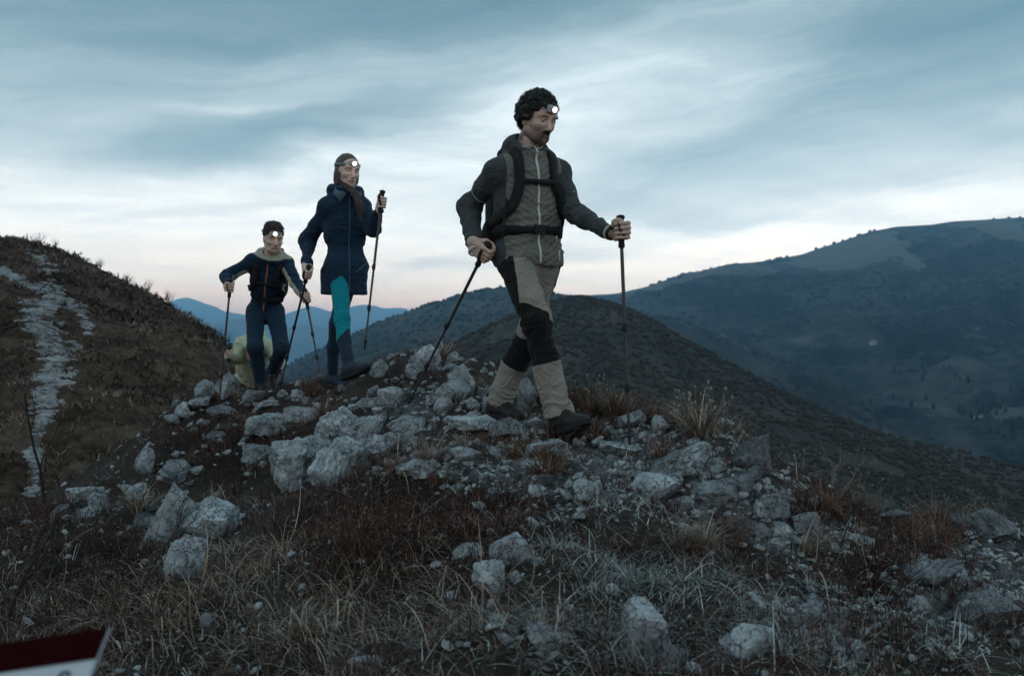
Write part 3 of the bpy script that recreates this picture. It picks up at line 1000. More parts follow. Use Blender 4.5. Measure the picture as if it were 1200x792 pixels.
# gravel between the stones: nobody could count it
pts = scatter(60000, 1.6, 8.5)
wz = zone(pts, SCREE, .10) * (.6 + .8 * (fbm(pts * 3, 2, 12) > -.2))
pts = pts[RNG.random(len(pts)) < np.clip(wz, 0, 1) * .55][:11000]
Vp, Fp = [], []
for i in range(6):
    V, F = rock_shape(700 + i, 1, (1, .8, .5), 4, 0)
    Vp.append(V)
    Fp.append(F)
AV, AF, n_ = [], [], 0
for p_ in pts:
    k = RNG.integers(0, 6)
    s_ = (1.6 + RNG.exponential(1.9)) * p_[1] / 1000
    s_ = min(s_, .04)
    R_ = rot(RNG.normal() * .4, RNG.normal() * .4, RNG.uniform(0, 6.28))
    AV.append((Vp[k] * s_) @ R_.T + p_ + np.array([0, 0, s_ * .2]))
    AF.append(Fp[k] + n_)
    n_ += len(Vp[k])
m_grav = simple_mat('gravel', (.40, .45, .475), (.10, .115, .12), 45, rough=.95)
tag(mk('gravel', np.concatenate(AV), np.concatenate(AF), m_grav, smooth=False), 'small pale limestone gravel strewn over the ridge path', 'gravel', kind='stuff')


# ------------------------------------------------------------------ grass and heather
def blades(base, az_, L_, wd, th0, th1, tone, nseg=4, twist=None):
    n = len(base)
    az_, L_, wd, th0, th1, tone = [np.broadcast_to(np.asarray(a, float), (n,)) for a in (az_, L_, wd, th0, th1, tone)]
    sa_z = az_ + math.pi / 2 + (0 if twist is None else twist)
    side = np.c_[np.cos(sa_z), np.sin(sa_z), np.zeros(n)]
    pos = base.copy()
    V = np.zeros((n, nseg + 1, 2, 3), np.float32)
    for s in range(nseg + 1):
        f = s / nseg
        w_ = (wd * (1 - .85 * f ** 1.3))[:, None]
        V[:, s, 0], V[:, s, 1] = pos - side * w_ / 2, pos + side * w_ / 2
        a = th0 + th1 * (f + .5 / nseg)
        pos = pos + (L_ / nseg)[:, None] * np.c_[np.cos(az_) * np.sin(a), np.sin(az_) * np.sin(a), np.cos(a)]
    i0 = (np.arange(n) * (nseg + 1) * 2)[:, None]
    F = np.concatenate([np.stack([i0 + 2 * s, i0 + 2 * s + 1, i0 + 2 * s + 3, i0 + 2 * s + 2], 2)[:, 0] for s in range(nseg)])
    return V.reshape(-1, 3), F, np.repeat(tone, (nseg + 1) * 2)


def tufts(centres, per, rad, az_bias=None):
    """several blades from each centre"""
    k = np.repeat(np.arange(len(centres)), per)
    a = RNG.uniform(0, 6.28, len(k))
    r = rad * np.sqrt(RNG.random(len(k)))
    x, y = centres[k, 0] + r * np.cos(a), centres[k, 1] + r * np.sin(a)
    return k, a, np.c_[x, y, ground_z(x, y) - .004]


def pick(n, E, base, y0=1.5, y1=9.5, thr=None, clump=2.5, seed=0, cap=None):
    p_ = scatter(n, y0, y1)
    wz = zone(p_, E, base) * np.clip(.75 + .9 * fbm(p_ * clump, 3, seed), 0, 1.6)
    p_ = p_[RNG.random(len(p_)) < np.clip(wz, 0, 1)]
    return p_[:cap] if cap else p_


STRAW_STOPS = [(0, (.026, .02, .015)), (.4, (.15, .12, .092)), (.75, (.36, .30, .235)), (1, (.60, .53, .43))]
GREY_STOPS = [(0, (.035, .039, .040)), (.45, (.19, .21, .205)), (1, (.50, .54, .53))]
RUSSET_STOPS = [(0, (.022, .013, .010)), (.5, (.12, .066, .046)), (1, (.30, .20, .145))]
HEATH_STOPS = [(0, (.010, .006, .005)), (.6, (.078, .046, .037)), (1, (.20, .13, .105))]
M_STRAW, M_GREY, M_RUSSET, M_HEATH = blade_mat('straw_blades', STRAW_STOPS), blade_mat('grey_dead_grass', GREY_STOPS), blade_mat('russet_blades', RUSSET_STOPS), blade_mat('heather_twigs', HEATH_STOPS)

# long straw grass, hanging over in tufts
c = pick(14000, STRAW, .05, seed=4, clump=4, cap=2700)
k, a, bs = tufts(c, 9, .05)
lean = vn(c * 1.7, 6)[k] * 1.4 + np.where(c[k, 0] < 0, 2.6, .3)
azs = np.where(RNG.random(len(k)) < .55, lean + RNG.normal(0, .5, len(k)), a)
V, F, tn = blades(bs, azs, RNG.gamma(6, .025, len(k)), RNG.uniform(.0018, .0040, len(k)), RNG.uniform(.3, 1.3, len(k)), RNG.uniform(1.0, 2.8, len(k)), np.clip(RNG.beta(1.6, 2.6, len(k)) + .08 * vn(bs * 2, 3), 0, 1), 5)
tag(mk('straw_grass', V, F, M_STRAW, attrs={'tone': tn}), 'long dry straw-coloured grass hanging over the slope', 'grass', kind='stuff')
# grey matted grass
c = pick(26000, MATG, .15, seed=14, clump=4, cap=7600)
k, a, bs = tufts(c, 10, .07)
V, F, tn = blades(bs, a + RNG.normal(0, .8, len(k)), RNG.gamma(5, .0135, len(k)), RNG.uniform(.0024, .0050, len(k)), RNG.uniform(.5, 1.45, len(k)), RNG.uniform(.1, 1.5, len(k)), RNG.beta(1.8, 2.3, len(k)), 4, RNG.uniform(-.6, .6, len(k)))
tag(mk('matted_grass', V, F, M_GREY, attrs={'tone': tn}), 'matted grey dead grass covering the ridge top', 'grass', kind='stuff')
# heather
c = pick(34000, HEATHER, .14, seed=24, clump=3.5, cap=10000)
hgt = .6 + .6 * np.clip(.5 + fbm(c * 4, 2, 33), 0, 1)
k, a, bs = tufts(c, 7, .045)
V, F, tn = blades(bs, a, RNG.uniform(.05, .13, len(k)) * hgt[k], RNG.uniform(.0022, .0045, len(k)), RNG.uniform(.0, .6, len(k)), RNG.uniform(-.5, .9, len(k)), RNG.beta(1.5, 2.4, len(k)), 3, RNG.uniform(-1.5, 1.5, len(k)))
lv = RNG.random(len(k)) < .75       # side sprigs
b2 = bs[lv] + np.c_[RNG.normal(0, .02, lv.sum()), RNG.normal(0, .02, lv.sum()), RNG.uniform(.02, .085, lv.sum()) * hgt[k][lv]]
V2, F2, t2 = blades(b2, RNG.uniform(0, 6.28, len(b2)), RNG.uniform(.015, .035, len(b2)), RNG.uniform(.003, .007, len(b2)), RNG.uniform(.4, 1.5, len(b2)), .4, RNG.beta(1.7, 2.0, len(b2)), 2)
tag(mk('heather', np.concatenate([V, V2]), np.concatenate([F, F2 + len(V)]), M_HEATH, attrs={'tone': np.r_[tn, t2]}), 'dense red-brown heather growing in dark patches', 'heather', kind='stuff')
# long bleached stalks lying about
c = pick(2600, STRAW + [(600, 720, 250, 70, .6), (850, 700, 200, 80, .5)], .05, seed=41, y1=4.5, cap=70)
V, F, tn = blades(c + np.array([0, 0, .03]), RNG.uniform(0, 6.28, len(c)), RNG.uniform(.12, .36, len(c)), RNG.uniform(.0022, .0046, len(c)), RNG.uniform(.4, 1.3, len(c)), RNG.choice([-1, 1], len(c)) * RNG.uniform(.8, 2.6, len(c)), RNG.uniform(.55, 1, len(c)), 9)
tag(mk('bleached_stalks', V, F, M_STRAW, attrs={'tone': tn}), 'bleached grass stalks curling over the foreground', 'grass', kind='stuff')

# single tussocks
tus = []
for i in range(6):
    n = 150
    a = RNG.uniform(0, 6.28, n)
    bs = np.c_[.05 * np.cos(a) * RNG.random(n), .05 * np.sin(a) * RNG.random(n), np.zeros(n)]
    V, F, tn = blades(bs, a + RNG.normal(0, .3, n), RNG.uniform(.10, .24, n), RNG.uniform(.0022, .004, n), RNG.uniform(.05, .7, n), RNG.uniform(.7, 1.7, n), RNG.beta(1.8, 2, n), 4)
    me = mesh_np('grass_tussock', V, F, True, {'tone': tn})
    me.materials.append(M_RUSSET if i < 4 else M_STRAW)
    tus.append(me)
TUS = [(655, 512, 1.0, 'russet grass tussock just left of the leading hiker\'s front boot'), (700, 516, 1.15, 'russet grass tussock just right of the leading hiker\'s front boot'),
       (600, 540, .9, 'russet grass tussock on the stones below the rear boot of the leading hiker'), (640, 560, 1.35, 'widest russet grass tussock in front of the leading hiker'),
       (548, 530, .9, 'russet grass tussock between the flat dark rock and the heather'), (720, 480, 1.1, 'russet tussock at the crest just left of the planted pole'),
       (775, 535, .8, 'low russet tussock just right of the planted pole tip'), (690, 482, 1.0, 'grass tussock at the crest behind the leading hiker\'s knee'),
       (380, 490, 1.2, 'grass tussock on the crest below the woman\'s rear boot'), (520, 418, 1.4, 'tall grass tussock beside the highest crest rock'),
       (960, 600, 1.2, 'russet tussock on the right rim above the grey boulder'), (820, 510, 1.5, 'straw tussock at the crest beside the dark wedge rock')]
for i, (px, py, s_, lab) in enumerate(TUS):
    g = ground_hit(px, py)
    ob = bpy.data.objects.new('grass_tussock', tus[4 + i % 2] if 'straw' in lab or 'tall' in lab else tus[i % 4])
    ob.location = Vector(g - np.array([0, 0, .01]))
    ob.scale = (s_ * 1.05, s_ * 1.05, s_ * .85)
    ob.rotation_euler = (0, 0, random.uniform(0, 6.28))
    COL.objects.link(ob)
    tag(ob, lab, 'tussock', 'grass tussocks of the ridge')
zt = [(350, 455, 60, 12, 1), (450, 450, 60, 20, 1), (560, 440, 60, 25, 1), (640, 470, 60, 10, 1), (760, 490, 50, 10, 1), (300, 490, 60, 30, 1), (1080, 620, 80, 14, 1), (950, 640, 60, 30, 1), (500, 560, 100, 20, 1), (850, 640, 80, 30, 1), (150, 620, 90, 30, 1), (1120, 640, 70, 20, 1)]
for i in range(60):
    e = random.choice(zt)
    px, py = random.gauss(e[0], e[2] * .6), random.gauss(e[1], e[3] * .7)
    g = ground_hit(px, py)
    if g[1] > 9 or not (0 < px < 1200):
        continue
    ob = bpy.data.objects.new('grass_tussock', random.choice(tus))
    s_ = random.uniform(.55, 1.1)
    ob.location = Vector(g - np.array([0, 0, .01]))
    ob.scale = (s_, s_, s_ * random.uniform(.7, 1.0))
    ob.rotation_euler = (0, 0, random.uniform(0, 6.28))
    COL.objects.link(ob)
    tag(ob, 'small dry grass tussock growing among stones of the ridge', 'tussock', 'small grass tussocks among the stones')

# ------------------------------------------------------------------ bare shrubs
M_BARK = simple_mat('dark_bark', (.035, .030, .028), (.015, .013, .012), 40, rough=.9)
M_TWIG = simple_mat('grey_twig', (.22, .20, .17), (.11, .10, .085), 40, rough=.9)
M_LEAF = simple_mat('withered_leaf', (.32, .27, .21), (.15, .12, .09), 30, rough=.8)


def bare_shrub(name, base, H, label, cat, group, seed, lean=(0, 0), stems=1, leaves=0, r0=.012, mat=None, spread=.5, depth=3):
    rg = np.random.default_rng(seed)
    root = empty(name, base, label, cat, group)
    tr, br, lf = MB(), MB(), MB()
    ends = []

    def grow(p_, d, L_, r, lev):
        n = 6
        path = [np.array(p_)]
        for i in range(n):
            d = nrm(d + rg.normal(size=3) * .16 + np.array([0, 0, .06]))
            path.append(path[-1] + d * L_ / n)
        (tr if lev == 0 else br).tube(path, np.linspace(r, r * (.45 if lev < depth else .3), n + 1), 6 if lev == 0 else 4, cap=False)
        if lev < depth:
            for i in range(rg.integers(3, 6)):
                kk = rg.integers(2, n + 1)
                dd = nrm(nrm(path[kk] - path[kk - 1]) + rg.normal(size=3) * spread)
                grow(path[kk], dd, L_ * rg.uniform(.35, .6), r * .5 * (1 - .08 * kk) + .0004, lev + 1)
        else:
            ends.append(path[-1])
    for s in range(stems):
        o_ = rg.normal(size=3) * .04 * (stems > 1) * np.array([1, 1, 0])
        grow(base + o_, nrm(np.array([lean[0], lean[1], 1]) + rg.normal(size=3) * .12 * stems ** .5), H * rg.uniform(.65, .8), r0, 0)
    tr.build('stem', mat or M_BARK, root)
    if br.n:
        br.build('twigs', mat or M_BARK, root)['kind'] = 'stuff'
    for i in range(min(leaves, len(ends))):
        c_ = ends[rg.integers(0, len(ends))]
        R_ = rot(*rg.uniform(0, 6, 3))
        s_ = rg.uniform(.006, .012)
        q_ = np.array([(-1, 0, 0), (0, -.6, .15), (1, 0, 0), (0, .6, .15), (-1, 0, -.1), (0, -.6, .05), (1, 0, -.1), (0, .6, .05)]) * s_
        lf.add(c_ + q_ @ R_.T, [(0, 1, 2, 3), (7, 6, 5, 4), (0, 4, 5, 1), (1, 5, 6, 2), (2, 6, 7, 3), (3, 7, 4, 0)])
    if leaves:
        lf.build('leaves', M_LEAF, root)['kind'] = 'stuff'
    return root


g = P(52, 592, 7.0)
g[2] = ground_z(g[0], g[1]) - .02
bare_shrub('bare_sapling', g, 1.35, 'tall thin bare sapling standing against the hill at the far left', 'sapling', None, 3, (.02, 0), 1, 0, .013, spread=.35, depth=2)
g = ground_hit(8, 735)
bare_shrub('bare_sapling', g, .62, 'dark bare stem rising at the left edge above the red and white sign', 'sapling', None, 8, (.32, .1), 1, 0, .007, spread=.4, depth=2)
g = ground_hit(150, 722)
bare_shrub('bare_sapling', g, .42, 'dark leaning stem in the brown scrub right of the sign', 'sapling', None, 12, (.5, .2), 1, 0, .006, spread=.4, depth=2)
RS = [(965, 604, 5.3, .42, 'leftmost bare shrub on the right rim, below the brushy hill'), (1010, 612, 5.5, .5, 'thin upright bare shrub above the russet clump on the right rim'), (1045, 610, 5.7, .58, 'tallest bare shrub with withered leaves on the right rim'),
      (1095, 612, 5.8, .55, 'spreading bare shrub with withered leaves left of the ledge rock'), (1135, 606, 6.0, .5, 'bare shrub growing behind the lumpy ledge rock'), (1180, 608, 6.2, .48, 'bare shrub at the right edge of the picture')]
for i, (px, py, Y, H, lab) in enumerate(RS):
    g = P(px, py, Y)
    g[2] = ground_z(g[0], g[1]) - .02
    bare_shrub('bare_shrub', g, H, lab, 'shrub', 'bare shrubs on the right rim', 50 + i, (random.uniform(-.1, .15), 0), 5, 70, .007, M_TWIG, .4, 2)
SS = [(835, 516, .22, 'dry stalks with seed heads beside the dark wedge rock'), (812, 506, .18, 'short dry stalks with seed heads left of the dark wedge rock'), (705, 478, .16, 'dry seed stalks on the crest behind the planted pole')]
for i, (px, py, H, lab) in enumerate(SS):
    g = ground_hit(px, py)
    rg = np.random.default_rng(70 + i)
    root = empty('seed_stalks', g, lab, 'dry plant', 'dry seed stalks')
    st_, hd = MB(), MB()
    for j in range(16):
        p0 = g + np.array([rg.normal() * .05, rg.normal() * .04, 0])
        d = nrm(np.array([rg.normal() * .25, rg.normal() * .2, 1]))
        p1 = p0 + d * H * rg.uniform(.6, 1.2)
        st_.tube([p0, (p0 + p1) / 2 + rg.normal(size=3) * .008, p1], [.0012, .001, .0008], 4, cap=False)
        V, F = ico(1)
        hd.add(p1 + V * np.array([.006, .006, .009]) * rg.uniform(.7, 1.3), F)
    st_.build('stalks', M_TWIG, root)['kind'] = 'stuff'
    hd.build('seed_heads', M_LEAF, root)['kind'] = 'stuff'

# tussocks on the left hill
hv = V_h[:, v_h <= 1.0].reshape(-1, 3)
nt_ = 15000
ii = RNG.integers(0, len(hv), nt_)
jit = RNG.normal(0, .12, (nt_, 3)) * np.array([1, 1, 0])
hb = hv[ii] + jit * (hv[ii, 1:2] / 40)
tmk = trail_mask(hb)['trail']
ok = (RNG.random(nt_) < np.clip(.75 + .8 * fbm(hb * .35, 3, 8), 0, 1)) & (tmk < .5)
hb = hb[ok]
k = np.repeat(np.arange(len(hb)), 7)
dist = hb[k, 1]
bs = hb[k] + np.c_[RNG.normal(0, 1, len(k)) * .003 * dist, RNG.normal(0, 1, len(k)) * .003 * dist, np.full(len(k), -.05)]
tone_c = np.clip(.42 + .55 * fbm(hb * np.array([.3, .3, .9]), 3, 51), 0, 1)
V, F, tn = blades(bs, RNG.uniform(0, 6.28, len(k)), RNG.uniform(.14, .42, len(k)) * (.6 + dist / 90), .0019 * dist, RNG.uniform(.1, .9, len(k)), RNG.uniform(.5, 1.5, len(k)), np.clip(tone_c[k] + RNG.normal(0, .16, len(k)), 0, 1), 2)
HILL_STOPS = [(0, (.016, .011, .009)), (.5, (.078, .052, .039)), (1, (.20, .16, .125))]
tag(mk('hill_grass', V, F, blade_mat('hill_grass_blades', HILL_STOPS), attrs={'tone': tn}), 'brown dry tussock grass covering the left hill', 'grass', kind='stuff')
BH = [(47, 281, 'bare bush at the top of the left hill, nearest the left edge'), (66, 291, 'bare bush on the hill skyline, second from the left edge'), (118, 317, 'bare bush on the hill skyline above the wide brown slope'), (150, 333, 'dark dense bush on the hill skyline, halfway down'),
      (172, 344, 'thin bush on the hill skyline, just below the dark dense one'), (200, 358, 'bare bush on the hill skyline beside the far blue peak'), (262, 396, 'bare bush at the lower end of the hill skyline, beside the leaning hiker\'s pole')]
xs_ = [s_[0] for s_ in SK_H]
for i, (px, py, lab) in enumerate(BH):
    D = float(np.interp(px, xs_, [s_[2] for s_ in SK_H]))
    ci = int(np.interp(px, [xs_[0], xs_[-1]], [0, V_h.shape[0] - 1]))
    j = int(np.argmin(np.abs(v_h - 1.0))) - 3
    g = V_h[ci, j]
    bare_shrub('hill_bush', g, 1.5 if i != 3 else 1.2, lab, 'bush', 'bushes on the hill skyline', 90 + i, (0, 0), 7 if i != 3 else 12, 0, .03, M_BARK, .6, 2)


# ------------------------------------------------------------------ woods and houses far away
def canopy(name, spots, sizes, mat, label, squash=.8, cone=False):
    V0, F0 = ico(1)
    n = len(spots)
    d = RNG.uniform(.75, 1.25, (n, len(V0), 1)) * V0[None]
    if cone:
        d = V0[None] * np.array([.45, .45, 1.5]) * np.where(V0[:, 2:3] > .3, .55, 1.0)[None] * np.ones((n, 1, 1))
        d[..., 2] += .2
    V = d * sizes[:, None, None] * np.array([1, 1, squash]) + spots[:, None] + np.array([0, 0, 1]) * (sizes * .35)[:, None, None]
    F = (F0[None] + (np.arange(n) * len(V0))[:, None, None]).reshape(-1, 3)
    return tag(mk(name, V.reshape(-1, 3), F, mat, smooth=False), label, 'woods', kind='stuff')


def pickv(Vg, v, n, lo, hi, fq, seed, thr):
    sel = Vg[:, (v >= lo) & (v <= hi)].reshape(-1, 3)
    p_ = sel[RNG.integers(0, len(sel), n)]
    step = np.linalg.norm(Vg[1, 5] - Vg[0, 5])
    p_ = p_ + RNG.normal(0, .5, p_.shape) * np.array([1, 1, 0]) * step
    return p_[fbm(p_ * fq, 3, seed) > thr]


m_brush = simple_mat('bare_brush', (.050, .047, .041), (.027, .027, .025), .05, rough=1.0, spec=.05)
m_wood = simple_mat('bare_wood', (.045, .045, .042), (.018, .021, .02), .01, rough=1.0, spec=.05)
m_conif = simple_mat('conifer_green', (.018, .026, .02), rough=1.0, spec=.05)
sp = np.concatenate([pickv(V_m, v_m, 11500, .12, 2.0, 1 / 45, 3, -.45), pickv(V_m, v_m, 500, .985, 1.0, 1 / 45, 3, -9)])
canopy('brushwood', sp, RNG.uniform(.45, 1.3, len(sp)) * (sp[:, 1] / 330) ** .8, m_brush, 'bare brushwood covering the dark hill behind the ridge')
sp = np.concatenate([pickv(V_l, v_l, 2600, .3, 1.0, 1 / 200, 5, -.3), pickv(V_l, v_l, 420, .985, 1.0, 1 / 200, 5, -.3)])
canopy('ridge_woods', sp, RNG.uniform(2.5, 5.5, len(sp)), m_wood, 'bare woods on the blue ridge behind the dark hill')
sp = pickv(V_r, v_r, 7000, .3, 1.0, 1 / 260, 7, -.1)
md = right_patches(sp)['meadow']
sp = sp[md < .3]
sk = pickv(V_r, v_r, 330, .99, 1.0, 1 / 120, 9, .15)
sp = np.concatenate([sp, sk])
canopy('mountain_woods', sp, RNG.uniform(4, 8.5, len(sp)), m_wood, 'woods on the slopes of the big mountain at the right')


def at_surface(Vg, v, px, py):
    sel = Vg[:, v <= 1].reshape(-1, 3)
    qx, qy = proj(sel)
    return sel[np.argmin((qx - px) ** 2 + (qy - py) ** 2)]


con = []
for (cx, cy, n, sx_, sy_) in ((1165, 478, 26, 22, 7), (1110, 440, 14, 30, 6), (1185, 505, 18, 16, 8), (1040, 470, 10, 30, 6)):
    for i in range(n):
        con.append(at_surface(V_r, v_r, random.gauss(cx, sx_), random.gauss(cy, sy_)) + np.r_[RNG.normal(0, 8, 2), 0])
con = np.array(con)
canopy('conifers', con, RNG.uniform(6, 11, len(con)), m_conif, 'dark conifers in the valley at the far right', 1.0, True)
M_WALL = simple_mat('white_render', (.38, .39, .39), (.3, .3, .3), .4, rough=.9)
M_ROOF = simple_mat('grey_roof', (.16, .13, .12), rough=.9)
M_PANE = simple_mat('dark_window', (.02, .025, .03), rough=.3, spec=.5)
HS_ = [(1024, 403, 14, 'lone white house on the meadow halfway up the big mountain'), (1140, 490, 9, 'larger white house in the valley at the right'), (1150, 488, 6, 'small white house just right of the larger valley house'), (998, 494, 5, 'small pale hut in the valley left of the white houses')]
for i, (px, py, wd, lab) in enumerate(HS_):
    g = at_surface(V_r, v_r, px, py)
    hw_ = wd
    root = empty('house', g, lab, 'house', 'houses in the valley')
    R_ = rot(0, 0, .35)
    H_ = wd * .62
    b_ = MB()
    b_.box(g + np.array([0, 0, H_ * .4]), (hw_ * .5, hw_ * .36, H_ * .6), R_)
    b_.build('wall', M_WALL, root, False)
    rf = MB()
    z0, z1 = H_ * 1.0, H_ * 1.42
    q_ = np.array([(-.56, -.42, z0 / hw_), (.56, -.42, z0 / hw_), (.56, .42, z0 / hw_), (-.56, .42, z0 / hw_), (-.56, 0, z1 / hw_), (.56, 0, z1 / hw_)]) * hw_
    q_ = q_ @ R_.T + g
    rf.add(q_[[0, 1, 5, 4]], [(0, 1, 2, 3)]).add(q_[[2, 3, 4, 5]], [(0, 1, 2, 3)]).add(q_[[0, 4, 3]], [(0, 1, 2)]).add(q_[[1, 2, 5]], [(0, 1, 2)]).add(q_[:4], [(3, 2, 1, 0)])
    rf.build('roof', M_ROOF, root, False)
    for kx in (-.28, 0, .28):
        wi = MB()
        wi.box(g + R_ @ np.array([kx * hw_, -hw_ * .362, H_ * .6]), (hw_ * .05, .06, H_ * .16), R_)
        wi.build('window', M_PANE, root, False)

# ------------------------------------------------------------------ trail sign at the lower left
D_S = .92
c0, c1 = P(-150, 776, D_S), P(127, 735, D_S - .02)
ex = nrm(c1 - c0)
dn = nrm(P(117, 766, D_S - .03) - P(127, 735, D_S - .02))
dn = nrm(P(0, 800, D_S) - P(0, 752, D_S) + np.array([0, -.01, 0]))
nn = nrm(np.cross(dn, ex))
if nn[1] > 0:
    nn = -nn
Wb = np.linalg.norm(c1 - c0)
rt = empty('trail_sign', c0 + dn * .9, 'red and white trail sign board at the lower left corner', 'sign')


def board(x0, x1, y0, y1, sl, th, z=0.0):
    """quad plate on the sign, right end slanting by sl per metre down"""
    mbx = MB()
    q_ = [(x0, y0), (x1 - sl * y0, y0), (x1 - sl * y1, y1), (x0, y1)]
    Vv = [c0 + ex * a + dn * b + nn * z for a, b in q_] + [c0 + ex * a + dn * b + nn * (z + th) for a, b in q_]
    mbx.add(np.array(Vv), [(0, 1, 2, 3), (7, 6, 5, 4), (0, 4, 5, 1), (1, 5, 6, 2), (2, 6, 7, 3), (3, 7, 4, 0)])
    return mbx


m_white = simple_mat('sign_white', (.5, .6, .66), (.42, .52, .58), 30, rough=.5)
m_red = simple_mat('sign_red', (.022, .003, .004), (.016, .002, .003), 30, rough=.9, spec=.03)
m_blk = simple_mat('sign_black', (.03, .03, .03), rough=.6)
bh = .0295
board(0, Wb, 0, .13, .36, .006, -.006).build('panel', m_white, rt, False)
board(-.0005, Wb + .0005, -.0005, bh, .36, .0012, .0).build('red_band', m_red, rt, False)
board(-.0005, Wb - .036, .105, .1305, .0, .0012, .0).build('red_band', m_red, rt, False)


def stroke(mbx, pts, wd):
    P3 = [c0 + ex * a + dn * b + nn * .0004 for a, b in pts]
    C = np.array(P3)
    T = np.gradient(C, axis=0)
    S = np.cross(T, nn)
    S /= np.linalg.norm(S, axis=1, keepdims=True)
    mbx.strip(C, S, np.repeat(nn[None], len(C), 0), wd, .0008)


let = MB()
xl = Wb - .074
stroke(let, [(xl, .042), (xl - .003, .058), (xl - .006, .074)], .0034)
xr = Wb - .047
stroke(let, [(xr + .010, .0425), (xr + .007, .0385), (xr + .001, .0385), (xr - .003, .044), (xr - .006, .057), (xr - .009, .075)], .0034)
stroke(let, [(xr - .012, .055), (xr + .003, .054)], .003)
let.build('lettering', m_blk, rt, False)
po = MB()
pc = c0 + ex * (Wb * .35) - nn * .03
po.tube([pc + dn * .01, np.array([pc[0], pc[1], ground_z(pc[0], pc[1]) - .1])], .022, 12)
po.build('post', simple_mat('grey_post', (.12, .12, .12), rough=.6), rt)

